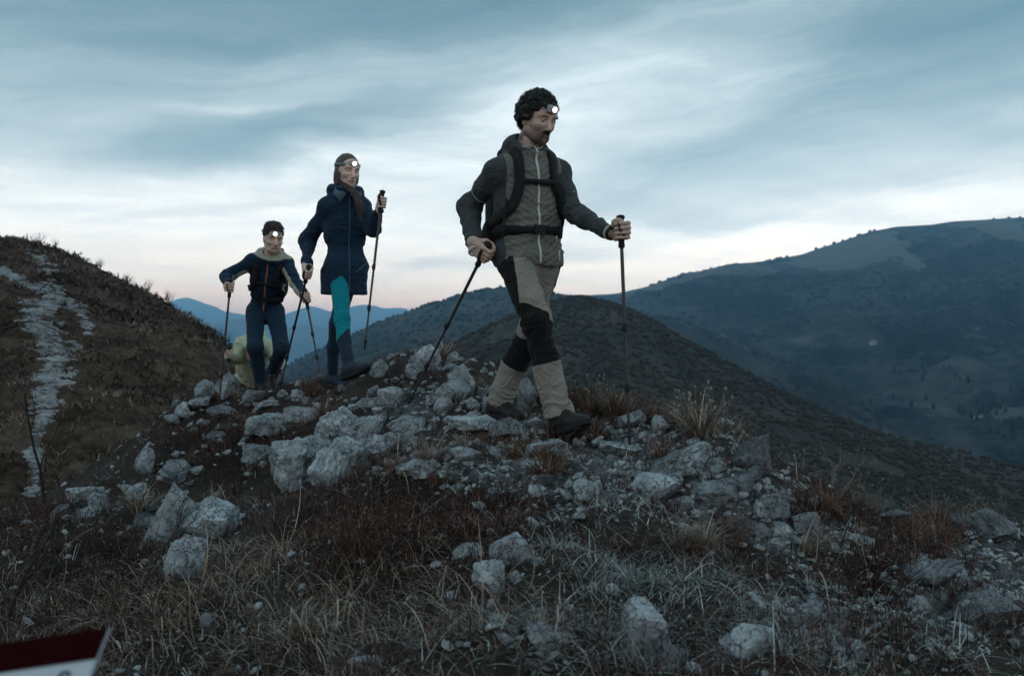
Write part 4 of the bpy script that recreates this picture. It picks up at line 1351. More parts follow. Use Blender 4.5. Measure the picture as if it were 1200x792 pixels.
# ------------------------------------------------------------------ modelling of bodies and cloth: smooth distance fields -> one continuous surface
class Field:
    def __init__(s, lo, hi, h):
        s.lo, s.h = np.asarray(lo, float), h
        s.n = np.ceil((np.asarray(hi, float) - s.lo) / h).astype(int) + 1
        s.ax = [s.lo[i] + h * np.arange(s.n[i]) for i in range(3)]
        s.F = np.full(s.n, 1.0, np.float32)

    def win(s, lo, hi):
        sl, g = [], []
        for i in range(3):
            a = int(np.clip(math.floor((lo[i] - s.lo[i]) / s.h), 0, s.n[i]))
            b = int(np.clip(math.ceil((hi[i] - s.lo[i]) / s.h) + 1, 0, s.n[i]))
            sl.append(slice(a, b))
            sh = [1, 1, 1]
            sh[i] = -1
            g.append(s.ax[i][a:b].reshape(sh))
        return tuple(sl), g

    def comb(s, sl, d, k, op):
        A = s.F[sl]
        if A.size == 0:
            return
        d = d.astype(np.float32)
        if op == 'sub':
            d = -d
        hh = np.maximum(k - np.abs(A - d), 0) / max(k, 1e-6)
        if op == 'add':
            s.F[sl] = np.minimum(A, d) - hh * hh * k * .25
        else:
            s.F[sl] = np.maximum(A, d) + hh * hh * k * .25

    def cone(s, a, b, ra, rb=None, k=.015, op='add', sq=None):
        """tapered capsule; sq = (axis, factor) squashes along a direction"""
        a, b = np.asarray(a, float), np.asarray(b, float)
        rb = ra if rb is None else rb
        mg = max(ra, rb) + k + 4 * s.h
        sl, (X, Y, Z) = s.win(np.minimum(a, b) - mg, np.maximum(a, b) + mg)
        ab = b - a
        L2 = max(ab @ ab, 1e-9)
        px, py, pz = X - a[0], Y - a[1], Z - a[2]
        t = np.clip((px * ab[0] + py * ab[1] + pz * ab[2]) / L2, 0, 1)
        qx, qy, qz = px - t * ab[0], py - t * ab[1], pz - t * ab[2]
        if sq is not None:
            ax, f = nrm(sq[0]), sq[1]
            dq = (qx * ax[0] + qy * ax[1] + qz * ax[2]) * (1 / f - 1)
            qx, qy, qz = qx + dq * ax[0], qy + dq * ax[1], qz + dq * ax[2]
        d = np.sqrt(qx * qx + qy * qy + qz * qz) - (ra + (rb - ra) * t)
        s.comb(sl, d, k, op)
        return s

    def ell(s, c, r, R=None, k=.015, op='add'):
        c, r = np.asarray(c, float), np.asarray(r, float)
        R = np.eye(3) if R is None else R
        mg = r.max() + k + 4 * s.h
        sl, (X, Y, Z) = s.win(c - mg, c + mg)
        px, py, pz = X - c[0], Y - c[1], Z - c[2]
        k0 = k1 = 0
        for i in range(3):
            qi = px * R[0, i] + py * R[1, i] + pz * R[2, i]
            k0 = k0 + (qi / r[i]) ** 2
            k1 = k1 + (qi / r[i] ** 2) ** 2
        k0 = np.sqrt(k0)
        d = k0 * (k0 - 1) / np.maximum(np.sqrt(k1), 1e-6)
        s.comb(sl, d, k, op)
        return s

    def box(s, c, half, R=None, rnd=.01, k=.01, op='add'):
        c, half = np.asarray(c, float), np.asarray(half, float)
        R = np.eye(3) if R is None else R
        mg = np.linalg.norm(half) + k + 4 * s.h
        sl, (X, Y, Z) = s.win(c - mg, c + mg)
        px, py, pz = X - c[0], Y - c[1], Z - c[2]
        out, ins = 0, -9
        for i in range(3):
            qi = np.abs(px * R[0, i] + py * R[1, i] + pz * R[2, i]) - half[i] + rnd
            out = out + np.maximum(qi, 0) ** 2
            ins = np.maximum(ins, qi)
        d = np.sqrt(out) + np.minimum(ins, 0) - rnd
        s.comb(sl, d, k, op)
        return s

    def cut(s, p, n, k=.008):
        """remove everything on the side n points to"""
        n = nrm(n)
        X, Y, Z = s.ax[0].reshape(-1, 1, 1), s.ax[1].reshape(1, -1, 1), s.ax[2].reshape(1, 1, -1)
        d = (X - p[0]) * n[0] + (Y - p[1]) * n[1] + (Z - p[2]) * n[2]
        s.comb((slice(None),) * 3, d, k, 'cut')
        return s

    def mesh(s):
        F = s.F
        neg = F < 0
        c = neg[:-1, :-1, :-1].astype(np.int8)
        tot = np.zeros(c.shape, np.int8)
        for dx in (0, 1):
            for dy in (0, 1):
                for dz in (0, 1):
                    tot += neg[dx:F.shape[0] - 1 + dx, dy:F.shape[1] - 1 + dy, dz:F.shape[2] - 1 + dz]
        I = np.argwhere((tot > 0) & (tot < 8))
        idx = np.full(c.shape, -1, np.int32)
        idx[I[:, 0], I[:, 1], I[:, 2]] = np.arange(len(I))
        acc = np.zeros((len(I), 3))
        cnt = np.zeros(len(I))
        for axs in range(3):
            o1, o2 = [(1, 2), (0, 2), (0, 1)][axs]
            for a in (0, 1):
                for b in (0, 1):
                    off = np.zeros(3, int)
                    off[o1], off[o2] = a, b
                    A = I + off
                    Bo = A.copy()
                    Bo[:, axs] += 1
                    fa, fb = F[A[:, 0], A[:, 1], A[:, 2]], F[Bo[:, 0], Bo[:, 1], Bo[:, 2]]
                    cr = (fa < 0) != (fb < 0)
                    t = np.where(cr, fa / np.where(fa == fb, 1, fa - fb), 0)
                    pos = np.broadcast_to(off.astype(float), (len(I), 3)).copy()
                    pos[:, axs] += t
                    acc += pos * cr[:, None]
                    cnt += cr
        V = s.lo + s.h * (I + acc / np.maximum(cnt, 1)[:, None])
        Q = []
        for axs in range(3):
            o1, o2 = [(1, 2), (2, 0), (0, 1)][axs]
            sl0, sl1 = [slice(None)] * 3, [slice(None)] * 3
            sl0[axs], sl1[axs] = slice(0, -1), slice(1, None)
            na, nb = neg[tuple(sl0)], neg[tuple(sl1)]
            E = np.argwhere(na != nb)
            ok = (E[:, o1] > 0) & (E[:, o2] > 0) & (E[:, o1] < F.shape[o1] - 1) & (E[:, o2] < F.shape[o2] - 1)
            E = E[ok]
            sg = na[E[:, 0], E[:, 1], E[:, 2]]
            qd = []
            for a, b in ((-1, -1), (0, -1), (0, 0), (-1, 0)):
                C = E.copy()
                C[:, o1] += a
                C[:, o2] += b
                qd.append(idx[C[:, 0], C[:, 1], C[:, 2]])
            qd = np.stack(qd, 1)
            qd[~sg] = qd[~sg][:, ::-1]
            Q.append(qd)
        return V, np.concatenate(Q)


def vnormals(V, Q):
    n = np.cross(V[Q[:, 2]] - V[Q[:, 0]], V[Q[:, 3 if Q.shape[1] == 4 else 1]] - V[Q[:, 1 if Q.shape[1] == 4 else 0]])
    N = np.zeros_like(V)
    for k in range(Q.shape[1]):
        np.add.at(N, Q[:, k], n)
    return N / np.maximum(np.linalg.norm(N, axis=1, keepdims=True), 1e-12)


def bone_coords(V, bones):
    """nearest bone: distance along it (metres) from its start, bone number, unit axis"""
    bd, bt, bi = np.full(len(V), 9.0), np.zeros(len(V)), np.zeros(len(V), int)
    for i, (a, b) in enumerate(bones):
        ab = b - a
        t = np.clip(((V - a) @ ab) / (ab @ ab), 0, 1)
        d = np.linalg.norm(V - a - t[:, None] * ab, axis=1)
        sel = d < bd
        bd[sel], bt[sel], bi[sel] = d[sel], t[sel] * np.linalg.norm(ab), i
    return bt, bi


def wrinkle(V, Q, bones, amp, joints=(), seed=0, freq=22, boost=2.2, fade_sh=False):
    """cloth folds: creases run across each limb and gather at the joints"""
    N = vnormals(V, Q)
    bt, bi = bone_coords(V, bones)
    w_ = np.full(len(V), .7)
    for j, r in joints:
        w_ = np.maximum(w_, boost * np.exp(-(np.linalg.norm(V - j, axis=1) / r) ** 2))
    for a_j, _b in bones[0:3:2] if len(bones) == 5 and fade_sh else ():
        w_ *= np.clip((np.linalg.norm(V - a_j, axis=1) - .07) / .10, 0, 1)
    q = V * 6.0 + 3 * seed
    ph = bt * freq + 1.6 * fbm(q, 2, seed) + bi * 7.3
    q2 = np.c_[ph, fbm(V * 5 + 4, 2, seed + 4) * 1.5, np.full(len(V), seed * 1.7)]
    r = 1 - 2 * np.abs(vn(q2, seed + 9))
    soft = fbm(V * 9.0 + seed, 3, seed + 2)
    return V + N * (amp * w_ * (r - .42) * .8 + amp * .5 * soft)[:, None]


def strap_on(bvh, pts, width, thick, hint, n=28, off=.004):
    """band of webbing laid over a surface along the points pts; hint = direction roughly out of the cloth"""
    pts = np.asarray(pts, float)
    d = np.r_[0, np.cumsum(np.linalg.norm(np.diff(pts, axis=0), axis=1))]
    tt = np.linspace(0, d[-1], n)
    C0 = np.stack([np.interp(tt, d, pts[:, i]) for i in range(3)], 1)
    C, N = [], []
    for c in C0:
        loc, nn, _, _ = bvh.find_nearest(Vector(c))
        if loc is None:
            loc, nn = Vector(c), Vector(hint)
        C.append(np.array(loc) + np.array(nn) * off)
        N.append(np.array(nn))
    C, N = np.array(C), np.array(N)
    for _ in range(3):
        C[1:-1] = (C[:-2] + 2 * C[1:-1] + C[2:]) / 4
        N[1:-1] = (N[:-2] + 2 * N[1:-1] + N[2:]) / 4
    N /= np.linalg.norm(N, axis=1, keepdims=True)
    T = np.gradient(C, axis=0)
    S = np.cross(T, N)
    S /= np.maximum(np.linalg.norm(S, axis=1, keepdims=True), 1e-9)
    mb = MB()
    mb.strip(C, S, N, width, thick)
    return mb


def bvh_of(V, Q):
    return BVHTree.FromPolygons([tuple(v) for v in V], [tuple(int(i) for i in q) for q in Q])


def frame(up, fwd):
    """columns: right, forward, up"""
    u = nrm(up)
    f = np.asarray(fwd, float)
    f = nrm(f - u * (f @ u))
    return np.stack([np.cross(f, u), f, u], 1)


# ------------------------------------------------------------------ head, hands, boots
def hair_strands(mb, pts, dirs, L, r, curl, seed, n=6):
    rg = np.random.default_rng(seed)
    for p_, d_ in zip(pts, dirs):
        d_ = nrm(d_)
        a = nrm(np.cross(d_, rg.normal(size=3)))
        b_ = np.cross(d_, a)
        ph, Lk = rg.uniform(0, 6.28), L * rg.uniform(.6, 1.3)
        path = []
        for i in range(n):
            s_ = i / (n - 1)
            path.append(p_ + d_ * Lk * s_ * (1 - .35 * s_) + curl * s_ * (a * math.cos(ph + 5.5 * s_) + b_ * math.sin(ph + 5.5 * s_)))
        mb.tube(path, np.linspace(r, r * .4, n), 4, cap=False)


def head_field(c, R, s, h=.0032, jaw=1.0, nose=1.0, sad=0.0):
    """c: middle of the skull; R columns right/forward/up; s: scale (1 = 23 cm from chin to crown)"""
    L = lambda x, y, z: c + R @ (np.array([x, y, z]) * s)
    f = Field(c - .19 * s, c + .19 * s, h * s)
    E = lambda p_, r, k=.015, op='add': f.ell(L(*p_), np.array(r) * s, R, k * s, op)
    K = lambda a, b_, ra, rb=None, k=.012, op='add': f.cone(L(*a), L(*b_), ra * s, None if rb is None else rb * s, k * s, op)
    E((0, -.012, .028), (.076, .096, .088))                 # cranium
    E((0, .030, -.010), (.066, .062, .085), .03)            # face mass
    E((0, .045, -.078), (.047 * jaw, .040, .034), .03)      # jaw
    E((0, .070, -.094), (.022 * jaw, .018, .016), .022)     # chin
    for sx in (-1, 1):
        K((sx * .053, .0, -.055), (sx * .034 * jaw, .050, -.085), .017, .015, .02)
        E((sx * .040, .062, -.022), (.021, .018, .016), .022)      # cheekbone
        E((sx * .031, .088, .008), (.018, .017, .0125), .014, 'sub')  # socket
        E((sx * .031, .071, .006), (.0135, .0135, .0115), .004)       # eyeball under the lid
        K((sx * .014, .086, .026), (sx * .050, .068, .026), .0075, .006, .012)   # brow ridge
        E((sx * .0735, -.006, -.008), (.008, .020, .031), .006)       # ear
        E((sx * .0800, .000, -.004), (.005, .011, .018), .004, 'sub')
        E((sx * .0095 * nose, .100, -.037), (.0075, .009, .0065), .007)
    E((0, .070, .050), (.050, .020, .035), .03)             # forehead
    K((0, .083, .014), (0, .109 * (1 + .04 * (nose - 1)), -.030), .0075 * nose, .0098 * nose, .010)
    E((0, .080, -.058), (.027, .014, .014), .016)           # muzzle
    E((0, .092, -.0560), (.020, .008, .0048), .005)         # upper lip
    E((0, .0905, -.0665), (.0175, .008, .0055), .005)       # lower lip
    K((-.019, .098, -.0610), (.019, .098, -.0610), .0018, .0018, .003, 'sub')
    K((0, -.020, -.050), (0, -.045, -.150), .050, .054, .03)  # neck
    V, Q = f.mesh()
    loc = (V - c) @ R / s
    return V, Q, loc


def face_attrs(loc, beard=0.0):
    x, y, z = loc[:, 0], loc[:, 1], loc[:, 2]
    ax = np.abs(x)
    g = lambda d, w_: np.clip(.5 - d / w_, 0, 1)
    brow = g(np.maximum(np.abs(z - .0265 - .05 * (ax - .02) + 1.6 * np.maximum(ax - .036, 0) ** 1.0 * .35) - .0042, np.maximum(ax - .047, .013 - ax)), .004) * (y > .045)
    lash = g(np.hypot((ax - .031) * .55, (z + .0015)) - .0045 + np.abs(z + .0025) * .5, .004) * (y > .06)
    lips = g(np.hypot(x * .34, z + .0612) - .0082, .004) * (y > .075)
    dark = np.maximum(brow, lash)
    if beard:
        mo = g(np.maximum(np.hypot(x * .30, z + .0500) - .0098, z + .0405), .006) * (y > .07)
        ch = g(np.maximum(np.hypot(x * .8, z + .092) - .024, z + .0685), .01) * (y > .04)
        side = np.clip((-.022 - z + .25 * (y - .05)) / .05, 0, 1) * np.clip((.105 - np.abs(z + .05)) / .03, 0, 1) * (z > -.115) * (ax > .012)
        dark = np.maximum(dark, np.maximum(mo * .8, ch * .6))
        stub = np.clip(side, 0, 1) * .95
        return {'dark': dark, 'lips': lips * (1 - mo), 'stub': stub}
    return {'dark': dark, 'lips': lips, 'stub': np.zeros(len(x))}


def skin_mat(name, skin, hair, lips):
    m, t, b = base_mat(name, .55, .35)
    tc = t.n('ShaderNodeTexCoord').outputs['Object']
    nz = t.noise(tc, 30, 4, .6).outputs['Fac']
    col = t.mix(nz, tuple(x * .85 for x in skin), tuple(x * 1.1 for x in skin))
    A = lambda n_: t.n('ShaderNodeAttribute', attribute_name=n_).outputs['Fac']
    spk = t.noise(tc, 420, 2, .6).outputs['Fac']
    col = t.mix(t.m('MULTIPLY', A('lips'), .8, clamp=True), col, lips)
    col = t.mix(t.m('MULTIPLY', A('stub'), t.m('ADD', .45, t.m('MULTIPLY', spk, .6)), clamp=True), col, hair)
    col = t.mix(t.m('MULTIPLY', A('dark'), .95, clamp=True), col, hair)
    t.l(col, b.inputs['Base Color'])
    b.inputs['Subsurface Weight'].default_value = .06
    b.inputs['Subsurface Radius'].default_value = (.01, .004, .002)
    return m


def hand_mesh(c, axis, wrist, right, s=1.0, h=.0028):
    """fist closed round a pole through c along axis (up); wrist: end of the forearm"""
    a = nrm(axis)
    x = c - wrist
    x = nrm(x - a * (x @ a))
    y = np.cross(x, a) * (1 if right else -1)
    R = np.stack([x, y, a], 1)
    L = lambda q: c + R @ (np.array(q) * s)
    wl = R.T @ (wrist - c) / s
    f = Field(np.minimum(c - .13 * s, wrist - .06), np.maximum(c + .13 * s, wrist + .06), h)
    K = lambda p_, q_, ra, rb=None, k=.006: f.cone(L(p_), L(q_), ra * s, None if rb is None else rb * s, k * s)
    wv = np.array([-.078, .012, 0])
    f.cone(wrist, L(wv), .027 * s, .026 * s, .02)
    # palm
    f.box(L((-.034, .019, 0)), np.array([.042, .0135, .039]) * s, R, .012 * s, .014)
    K((-.072, .014, .012), (-.03, .02, .02), .02, .018, .012)
    zs = (.031, .0105, -.010, -.030)
    rs = (.0098, .0102, .0098, .0086)
    ln = (1.0, 1.06, 1.0, .86)
    for z, r, q_ in zip(zs, rs, ln):
        kn = (.006, .026, z)
        p1 = (.006 + .031 * q_, .014, z - .002)
        p2 = (.006 + .025 * q_, -.0205, z - .003)
        p3 = (-.004, -.0265, z - .002)
        K((-.03, .02, z * .9), kn, r * 1.1, r * 1.12, .006)
        K(kn, p1, r * 1.08, r, .003)
        K(p1, p2, r, r * .92, .003)
        K(p2, p3, r * .92, r * .82, .003)
    # thumb leaves the side of the palm near its base and closes over the fingers
    t0, t1, t2, t3 = (-.052, .006, .022), (-.026, -.016, .041), (.006, -.024, .045), (.028, -.020, .041)
    K(t0, t1, .015, .0125, .01)
    K(t1, t2, .0122, .0108, .003)
    K(t2, t3, .0108, .0085, .003)
    return f.mesh()


def boot(parent, ankle, toe_dir, up, s, mats, h=.006, high=.15, shaft=1.0):
    """walking boot; ankle joint at 10 cm over the sole; mats = (upper, sole, lace)"""
    R = frame(up, toe_dir)
    o = ankle - R @ np.array([0, 0, .10]) * s
    L = lambda q: o + R @ (np.array(q) * s)
    f = Field(np.min([L((0, .08, .08)) - .24 * s], 0), L((0, .08, .08)) + .24 * s, h)
    f.cone(L((0, -.018, .075)), L((0, -.022, high)), .050 * s * shaft, .053 * s * shaft, .02)
    f.cone(L((0, -.01, .062)), L((0, .11, .047)), .050 * s, .041 * s, .02)
    f.ell(L((0, .152, .040)), np.array([.049, .066, .037]) * s, R, .02)
    f.ell(L((0, -.055, .050)), np.array([.041, .045, .050]) * s, R, .02)
    f.ell(L((0, .03, .085)), np.array([.030, .06, .035]) * s, R, .03)
    f.cut(L((0, 0, .016)), -R[:, 2])
    f.cut(L((0, 0, high + .012)), R[:, 2])
    V, Q = f.mesh()
    N = vnormals(V, Q)
    V = V + N * (.0022 * fbm(V * 40, 2, 3))[:, None]
    bo = mk('boot', V, Q, mats[0], parent)
    # sole with lugs
    out = [(-.030, -.100), (.030, -.100), (.043, -.060), (.038, .0), (.046, .09), (.050, .14), (.040, .195), (.018, .222), (-.014, .222), (-.038, .195), (-.050, .14), (-.046, .09), (-.038, .0), (-.043, -.060)]
    n = len(out)
    mb = MB()
    VV = [L((x_, y_, .0 + .022 * max(0, (y_ - .15) / .07))) for x_, y_ in out] + [L((x_ * 1.04, y_ * 1.01, .026 + .014 * max(0, (y_ - .12) / .1))) for x_, y_ in out]
    VV += [L((0, .06, .004)), L((0, .06, .028))]
    FF = [(i, (i + 1) % n, n + (i + 1) % n) for i in range(n)] + [(i, n + (i + 1) % n, n + i) for i in range(n)]
    FF += [((i + 1) % n, i, 2 * n) for i in range(n)] + [(n + i, n + (i + 1) % n, 2 * n + 1) for i in range(n)]
    mb.add(np.array(VV), FF)
    for y_ in np.arange(-.085, .2, .032):
        for x_ in (-.022, .022):
            mb.box(L((x_, y_, -.002 + .022 * max(0, (y_ - .15) / .07))), np.array([.016, .010, .006]) * s, R)
    mb.build('sole', mats[1], bo, smooth=False)
    lc = MB()
    for i in range(5):
        y_, z_ = .105 - i * .026, .083 + i * .0135 + (.012 if i > 2 else 0)
        lc.tube([L((-.028, y_ - .004, z_ - .012)), L((-.012, y_ + .004, z_ + .006)), L((.012, y_ - .006, z_ + .007)), L((.028, y_ + .004, z_ - .012))], .0032 * s, 5)
    lc.build('laces', mats[2], bo)
    return bo


def headlamp(c, R, s, fwd_pos, label, strap_c, hair_r, group, power, tilt=0.0):
    """strap round the head and a lit lamp over the forehead"""
    L = lambda q: c + R @ (np.array(q) * s)
    root = empty('headlamp', L((0, .1, .06)), label, 'headlamp', group)
    pts = []
    rx, ry = hair_r
    for i in range(41):
        a = 2 * math.pi * i / 40
        pts.append(((math.sin(a) * rx), math.cos(a) * ry - .010, .052 - .022 * (1 - math.cos(a)) * .5 + tilt * math.sin(a)))
    C = np.array([L(p_) for p_ in pts])
    Nn = np.array([R @ nrm((p_[0] / rx ** 2, (p_[1] + .01) / ry ** 2, 0)) for p_ in pts])
    S = np.repeat(R[:, 2][None], len(C), 0)
    mb = MB()
    mb.strip(C, S, Nn, .020 * s, .003)
    mb.build('strap', strap_c, root)
    x, y, z = fwd_pos
    d = R[:, 1]
    f = Field(L((x, y, z)) - .06, L((x, y, z)) + .06, .004)
    f.box(L((x, y + .006, z)), np.array([.030, .016, .019]) * s, R, .009, .004)
    V, Q = f.mesh()
    mk('lamp_housing', V, Q, M['lamp_body'], root)
    pl = bpy.data.lights.new('lamp_glow', 'POINT')
    pl.energy = .03 if power == 'a' else .045
    pl.shadow_soft_size = .012
    pl.color = (1, .95, .88)
    po_ = bpy.data.objects.new('lamp_glow', pl)
    COL.objects.link(po_)
    po_.parent = root
    po_.location = Vector(L((x + .004, y + .052, z))) - root.location
    rim = MB()
    rl = .0145 if power == 'a' else .017
    rim.tube([L((x + .004, y + .018, z)), L((x + .004, y + .028, z))], (rl + .002) * s, 16)
    rim.build('lamp_rim', M['lamp_body'], root)
    rings = [(0, 1.0, .034), (.35, .95, .0335), (.65, .45, .0325), (.88, .08, .031), (1.0, 0.0, .0295)]
    LV, LF, LA = [L((x + .004, y + .034, z))], [], [1.0]
    for (rr, cv, dy) in rings[1:]:
        for k_ in range(18):
            an = 2 * math.pi * k_ / 18
            LV.append(L((x + .004 + rl * rr * math.cos(an), y + dy, z + rl * rr * math.sin(an))))
            LA.append(cv)
    for k_ in range(18):
        k2 = (k_ + 1) % 18
        LF.append((0, 1 + k2, 1 + k_))
        for q_ in range(3):
            i0, i1 = 1 + q_ * 18, 1 + (q_ + 1) * 18
            LF += [(i0 + k_, i0 + k2, i1 + k2), (i0 + k_, i1 + k2, i1 + k_)]
    mk('lamp_lens', np.array(LV), np.array(LF), M['lamp_light_%s' % power], root, attrs={'core': np.array(LA)})
    return root


def trekking_pole(top, tip, label, group='trekking poles', basket=True, strap=True):
    a = nrm(top - tip)
    Lp = np.linalg.norm(top - tip)
    at = lambda d: top - a * d
    root = empty('trekking_pole', tip, label, 'trekking pole', group)
    side = nrm(np.cross(a, [0, 1, 0]))
    b_ = np.cross(a, side)
    g = MB()
    prof = [(0.0, .010), (.004, .019), (.012, .021), (.020, .018), (.028, .0135), (.05, .0155), (.08, .0145), (.11, .0155), (.135, .0145), (.15, .0165), (.158, .011)]
    g.tube([at(d) for d, _ in prof], [r for _, r in prof], 12)
    g.build('grip', M['pole_grip'], root)
    u = MB()
    u.tube([at(.155), at(Lp * .48)], .0088, 10)
    u.build('upper_shaft', M['pole_shaft'], root)
    lo = MB()
    lo.tube([at(Lp * .47), at(Lp * .74)], .0074, 10)
    lo.tube([at(Lp * .73), at(Lp - .045)], .0062, 10)
    lo.build('lower_shaft', M['pole_shaft'], root)
    for k in (.48, .735):
        ck = MB()
        ck.tube([at(Lp * k - .022), at(Lp * k - .016), at(Lp * k + .014), at(Lp * k + .022)], [.009, .0108, .0108, .009], 10)
        ck.box(at(Lp * k) + side * .010, (.004, .005, .012), np.stack([side, b_, a], 1))
        ck.build('lock_lever', M['pole_grip'], root)
    tp = MB()
    tp.tube([at(Lp - .06), at(Lp - .02), at(Lp)], [.0085, .006, .003], 8)
    tp.build('tip', M['pole_grip'], root)
    if basket:
        bk = MB()
        bk.tube([at(Lp - .072), at(Lp - .066), at(Lp - .060)], [.010, .019, .010], 12)
        bk.build('basket', M['pole_grip'], root)
    if strap:
        st_ = MB()
        pts = [at(.018) + b_ * .012, at(.035) + b_ * .035 + side * .012, at(.075) + b_ * .05 + side * .01, at(.11) + b_ * .04 - side * .008, at(.10) + b_ * .022, at(.03) + b_ * .014]
        C = np.array(pts)
        tt = np.linspace(0, len(pts) - 1, 26)
        C = np.stack([np.interp(tt, np.arange(len(pts)), C[:, i]) for i in range(3)], 1)
        for _ in range(4):
            C[1:-1] = (C[:-2] + 2 * C[1:-1] + C[2:]) / 4
        T = np.gradient(C, axis=0)
        S = np.repeat(side[None], len(C), 0)
        Nn = np.cross(S, T)
        Nn /= np.linalg.norm(Nn, axis=1, keepdims=True)
        st_.strip(C, S, Nn, .016, .002)
        st_.build('wrist_strap', M['webbing'], root)
    return root


M = {}
M['pole_grip'] = simple_mat('pole_grip_foam', (.018, .019, .02), rough=.8, bump=.2)
M['pole_shaft'] = simple_mat('pole_shaft_metal', (.035, .033, .034), (.02, .02, .02), 60, rough=.4, spec=.5)
M['webbing'] = simple_mat('black_webbing', (.013, .014, .016), rough=.85, bump=.3, bscale=400)
M['lamp_body'] = simple_mat('lamp_plastic', (.30, .32, .34), (.2, .2, .2), rough=.4, spec=.5)
for nm, pw in (('a', 40.0), ('b', 70.0), ('c', 70.0)):
    ml = bpy.data.materials.new('lamp_light_' + nm)
    ml.use_nodes = True
    tl = NT(ml.node_tree)
    eo = tl.n('ShaderNodeOutputMaterial')
    em = tl.n('ShaderNodeEmission')
    em.inputs['Color'].default_value = (1, .95, .9, 1)
    em.inputs['Strength'].default_value = pw
    ca_ = tl.n('ShaderNodeAttribute', attribute_name='core').outputs['Fac']
    tl.l(tl.m('MULTIPLY_ADD', tl.m('POWER', ca_, 2.0), pw, .45), em.inputs['Strength'])
    tl.l(em.outputs[0], eo.inputs[0])
    M['lamp_light_' + nm] = ml


# ------------------------------------------------------------------ clothed figures
def limb_bones(J):
    return [(J['shR'], J['elR']), (J['elR'], J['wrR']), (J['shL'], J['elL']), (J['elL'], J['wrL']), (J['pel'], J['nk'])]


def jacket_field(J, B, h, hem, skirt, k=.03, cuff=.04, arm=1.0, collar=.026, hood=True, collar_h=.075, bulk=1.0, flare=0.0, open_c=False):
    """J joints, B = torso frame, hem = distance of the lower edge under the pelvis point"""
    pel, nk = J['pel'], J['nk']
    L = np.linalg.norm(nk - pel)
    allp = np.array([J[k_] for k_ in ('pel', 'nk', 'shR', 'shL', 'elR', 'elL', 'wrR', 'wrL')])
    f = Field(allp.min(0) - .24 - np.array([0, 0, hem]), allp.max(0) + .22, h)
    T = lambda x, y, z: pel + B @ np.array([x, y, z])
    s = bulk
    f.ell(T(0, .012, .66 * L), (.178 * s, .120 * s, .19), B, .04)
    f.ell(T(0, .0, .80 * L), (.165 * s, .098 * s, .13), B, .05)
    f.ell(T(0, .0, .33 * L), (.158 * s * skirt[0], .112 * s * skirt[0], .20), B, .06)
    f.ell(T(0, .0, -.02), (.172 * s * skirt[1], .125 * s * skirt[1], .15), B, .05)
    if hem > .1:
        f.cone(T(0, 0, -.02), T(0, 0, -hem - .1), .150 * s * skirt[1], (.150 + flare) * s * skirt[1], .05, sq=(B[:, 1], .78))
    f.cut(T(0, 0, -hem), -B[:, 2], .01)
    f.cone(J['shR'], J['shL'], .058 * arm, None, .05)
    for sd_ in 'RL':
        sh, el, wr = J['sh' + sd_], J['el' + sd_], J['wr' + sd_]
        f.cone(nk - B[:, 2] * .015, sh, .05, .052 * arm, .06)
        f.cone(sh, el, .057 * arm, .057 * arm, .04)
        f.cone(el, wr, .055 * arm, .041 * arm, .02)
        d = nrm(wr - el)
        f.cone(wr - d * .03, wr + d * .006, .041 * arm, .040 * arm, .008)
    # collar and folded hood
    for i in range(20):
        a0, a1 = 2 * math.pi * i / 20, 2 * math.pi * (i + 1) / 20
        pt = lambda a: nk + B @ np.array([math.sin(a) * .084, math.cos(a) * .080 + (.018 if open_c else .012), collar_h * .5 - (.048 if open_c else .016) * math.cos(a)])
        f.cone(pt(a0), pt(a1), collar, None, .02)
        J.setdefault('collar', []).append(pt(a0) + B[:, 2] * collar * .8)
    f.cone(nk - B[:, 2] * .03, nk + B[:, 2] * (-.012 if open_c else .015), .085, .075, .04)
    if hood:
        for sx in (-1, 1):
            f.cone(nk + B @ np.array([sx * .095, -.01, .025]), nk + B @ np.array([sx * .04, -.115, .03]), .036, .042, .03)
        f.ell(nk + B @ np.array([0, -.115, .0]), (.085, .045, .075), B, .04)
    f.cone(nk + B[:, 2] * .0 + B[:, 1] * .012, nk + B[:, 2] * .2 + B[:, 1] * .03, .060, .066, .01, 'sub')
    return f


def trousers_field(J, B, h, thigh=.088, knee=.067, calf=.062, hemr=.066, seat=1.0):
    allp = np.array([J[k_] for k_ in ('pel', 'hipR', 'hipL', 'knR', 'knL', 'anR', 'anL')])
    f = Field(allp.min(0) - .2, allp.max(0) + .25, h)
    pel = J['pel']
    T = lambda x, y, z: pel + B @ np.array([x, y, z])
    f.ell(T(0, -.005, -.03), (.160 * seat, .120 * seat, .125), B, .04)
    for sd_ in 'RL':
        hp, kn, an = J['hip' + sd_], J['kn' + sd_], J['an' + sd_]
        kd = J['foot' + sd_]
        f.cone(hp, kn, thigh, knee, .045)
        d = nrm(an - kn)
        mid = kn + (an - kn) * .45 - nrm(kd - d * (kd @ d)) * .012
        f.cone(kn, mid, knee, calf, .03)
        f.cone(mid, an + d * .02, calf, hemr, .03)
    for sd_ in 'RL':
        an = J['an' + sd_]
        d = nrm(an - J['kn' + sd_])
        # hem: cut only near this ankle
        n_ = d
        p_ = an + d * .012
        mg = hemr + .09
        sl, (X, Y, Z) = f.win(p_ - mg, p_ + mg)
        dd = (X - p_[0]) * n_[0] + (Y - p_[1]) * n_[1] + (Z - p_[2]) * n_[2]
        f.comb(sl, np.broadcast_to(dd, f.F[sl].shape), .006, 'cut')
    return f


def joints(raw, facing):
    J = {k: P(*v) for k, v in raw.items()}
    B = frame(J['nk'] - J['pel'], facing)
    return J, B


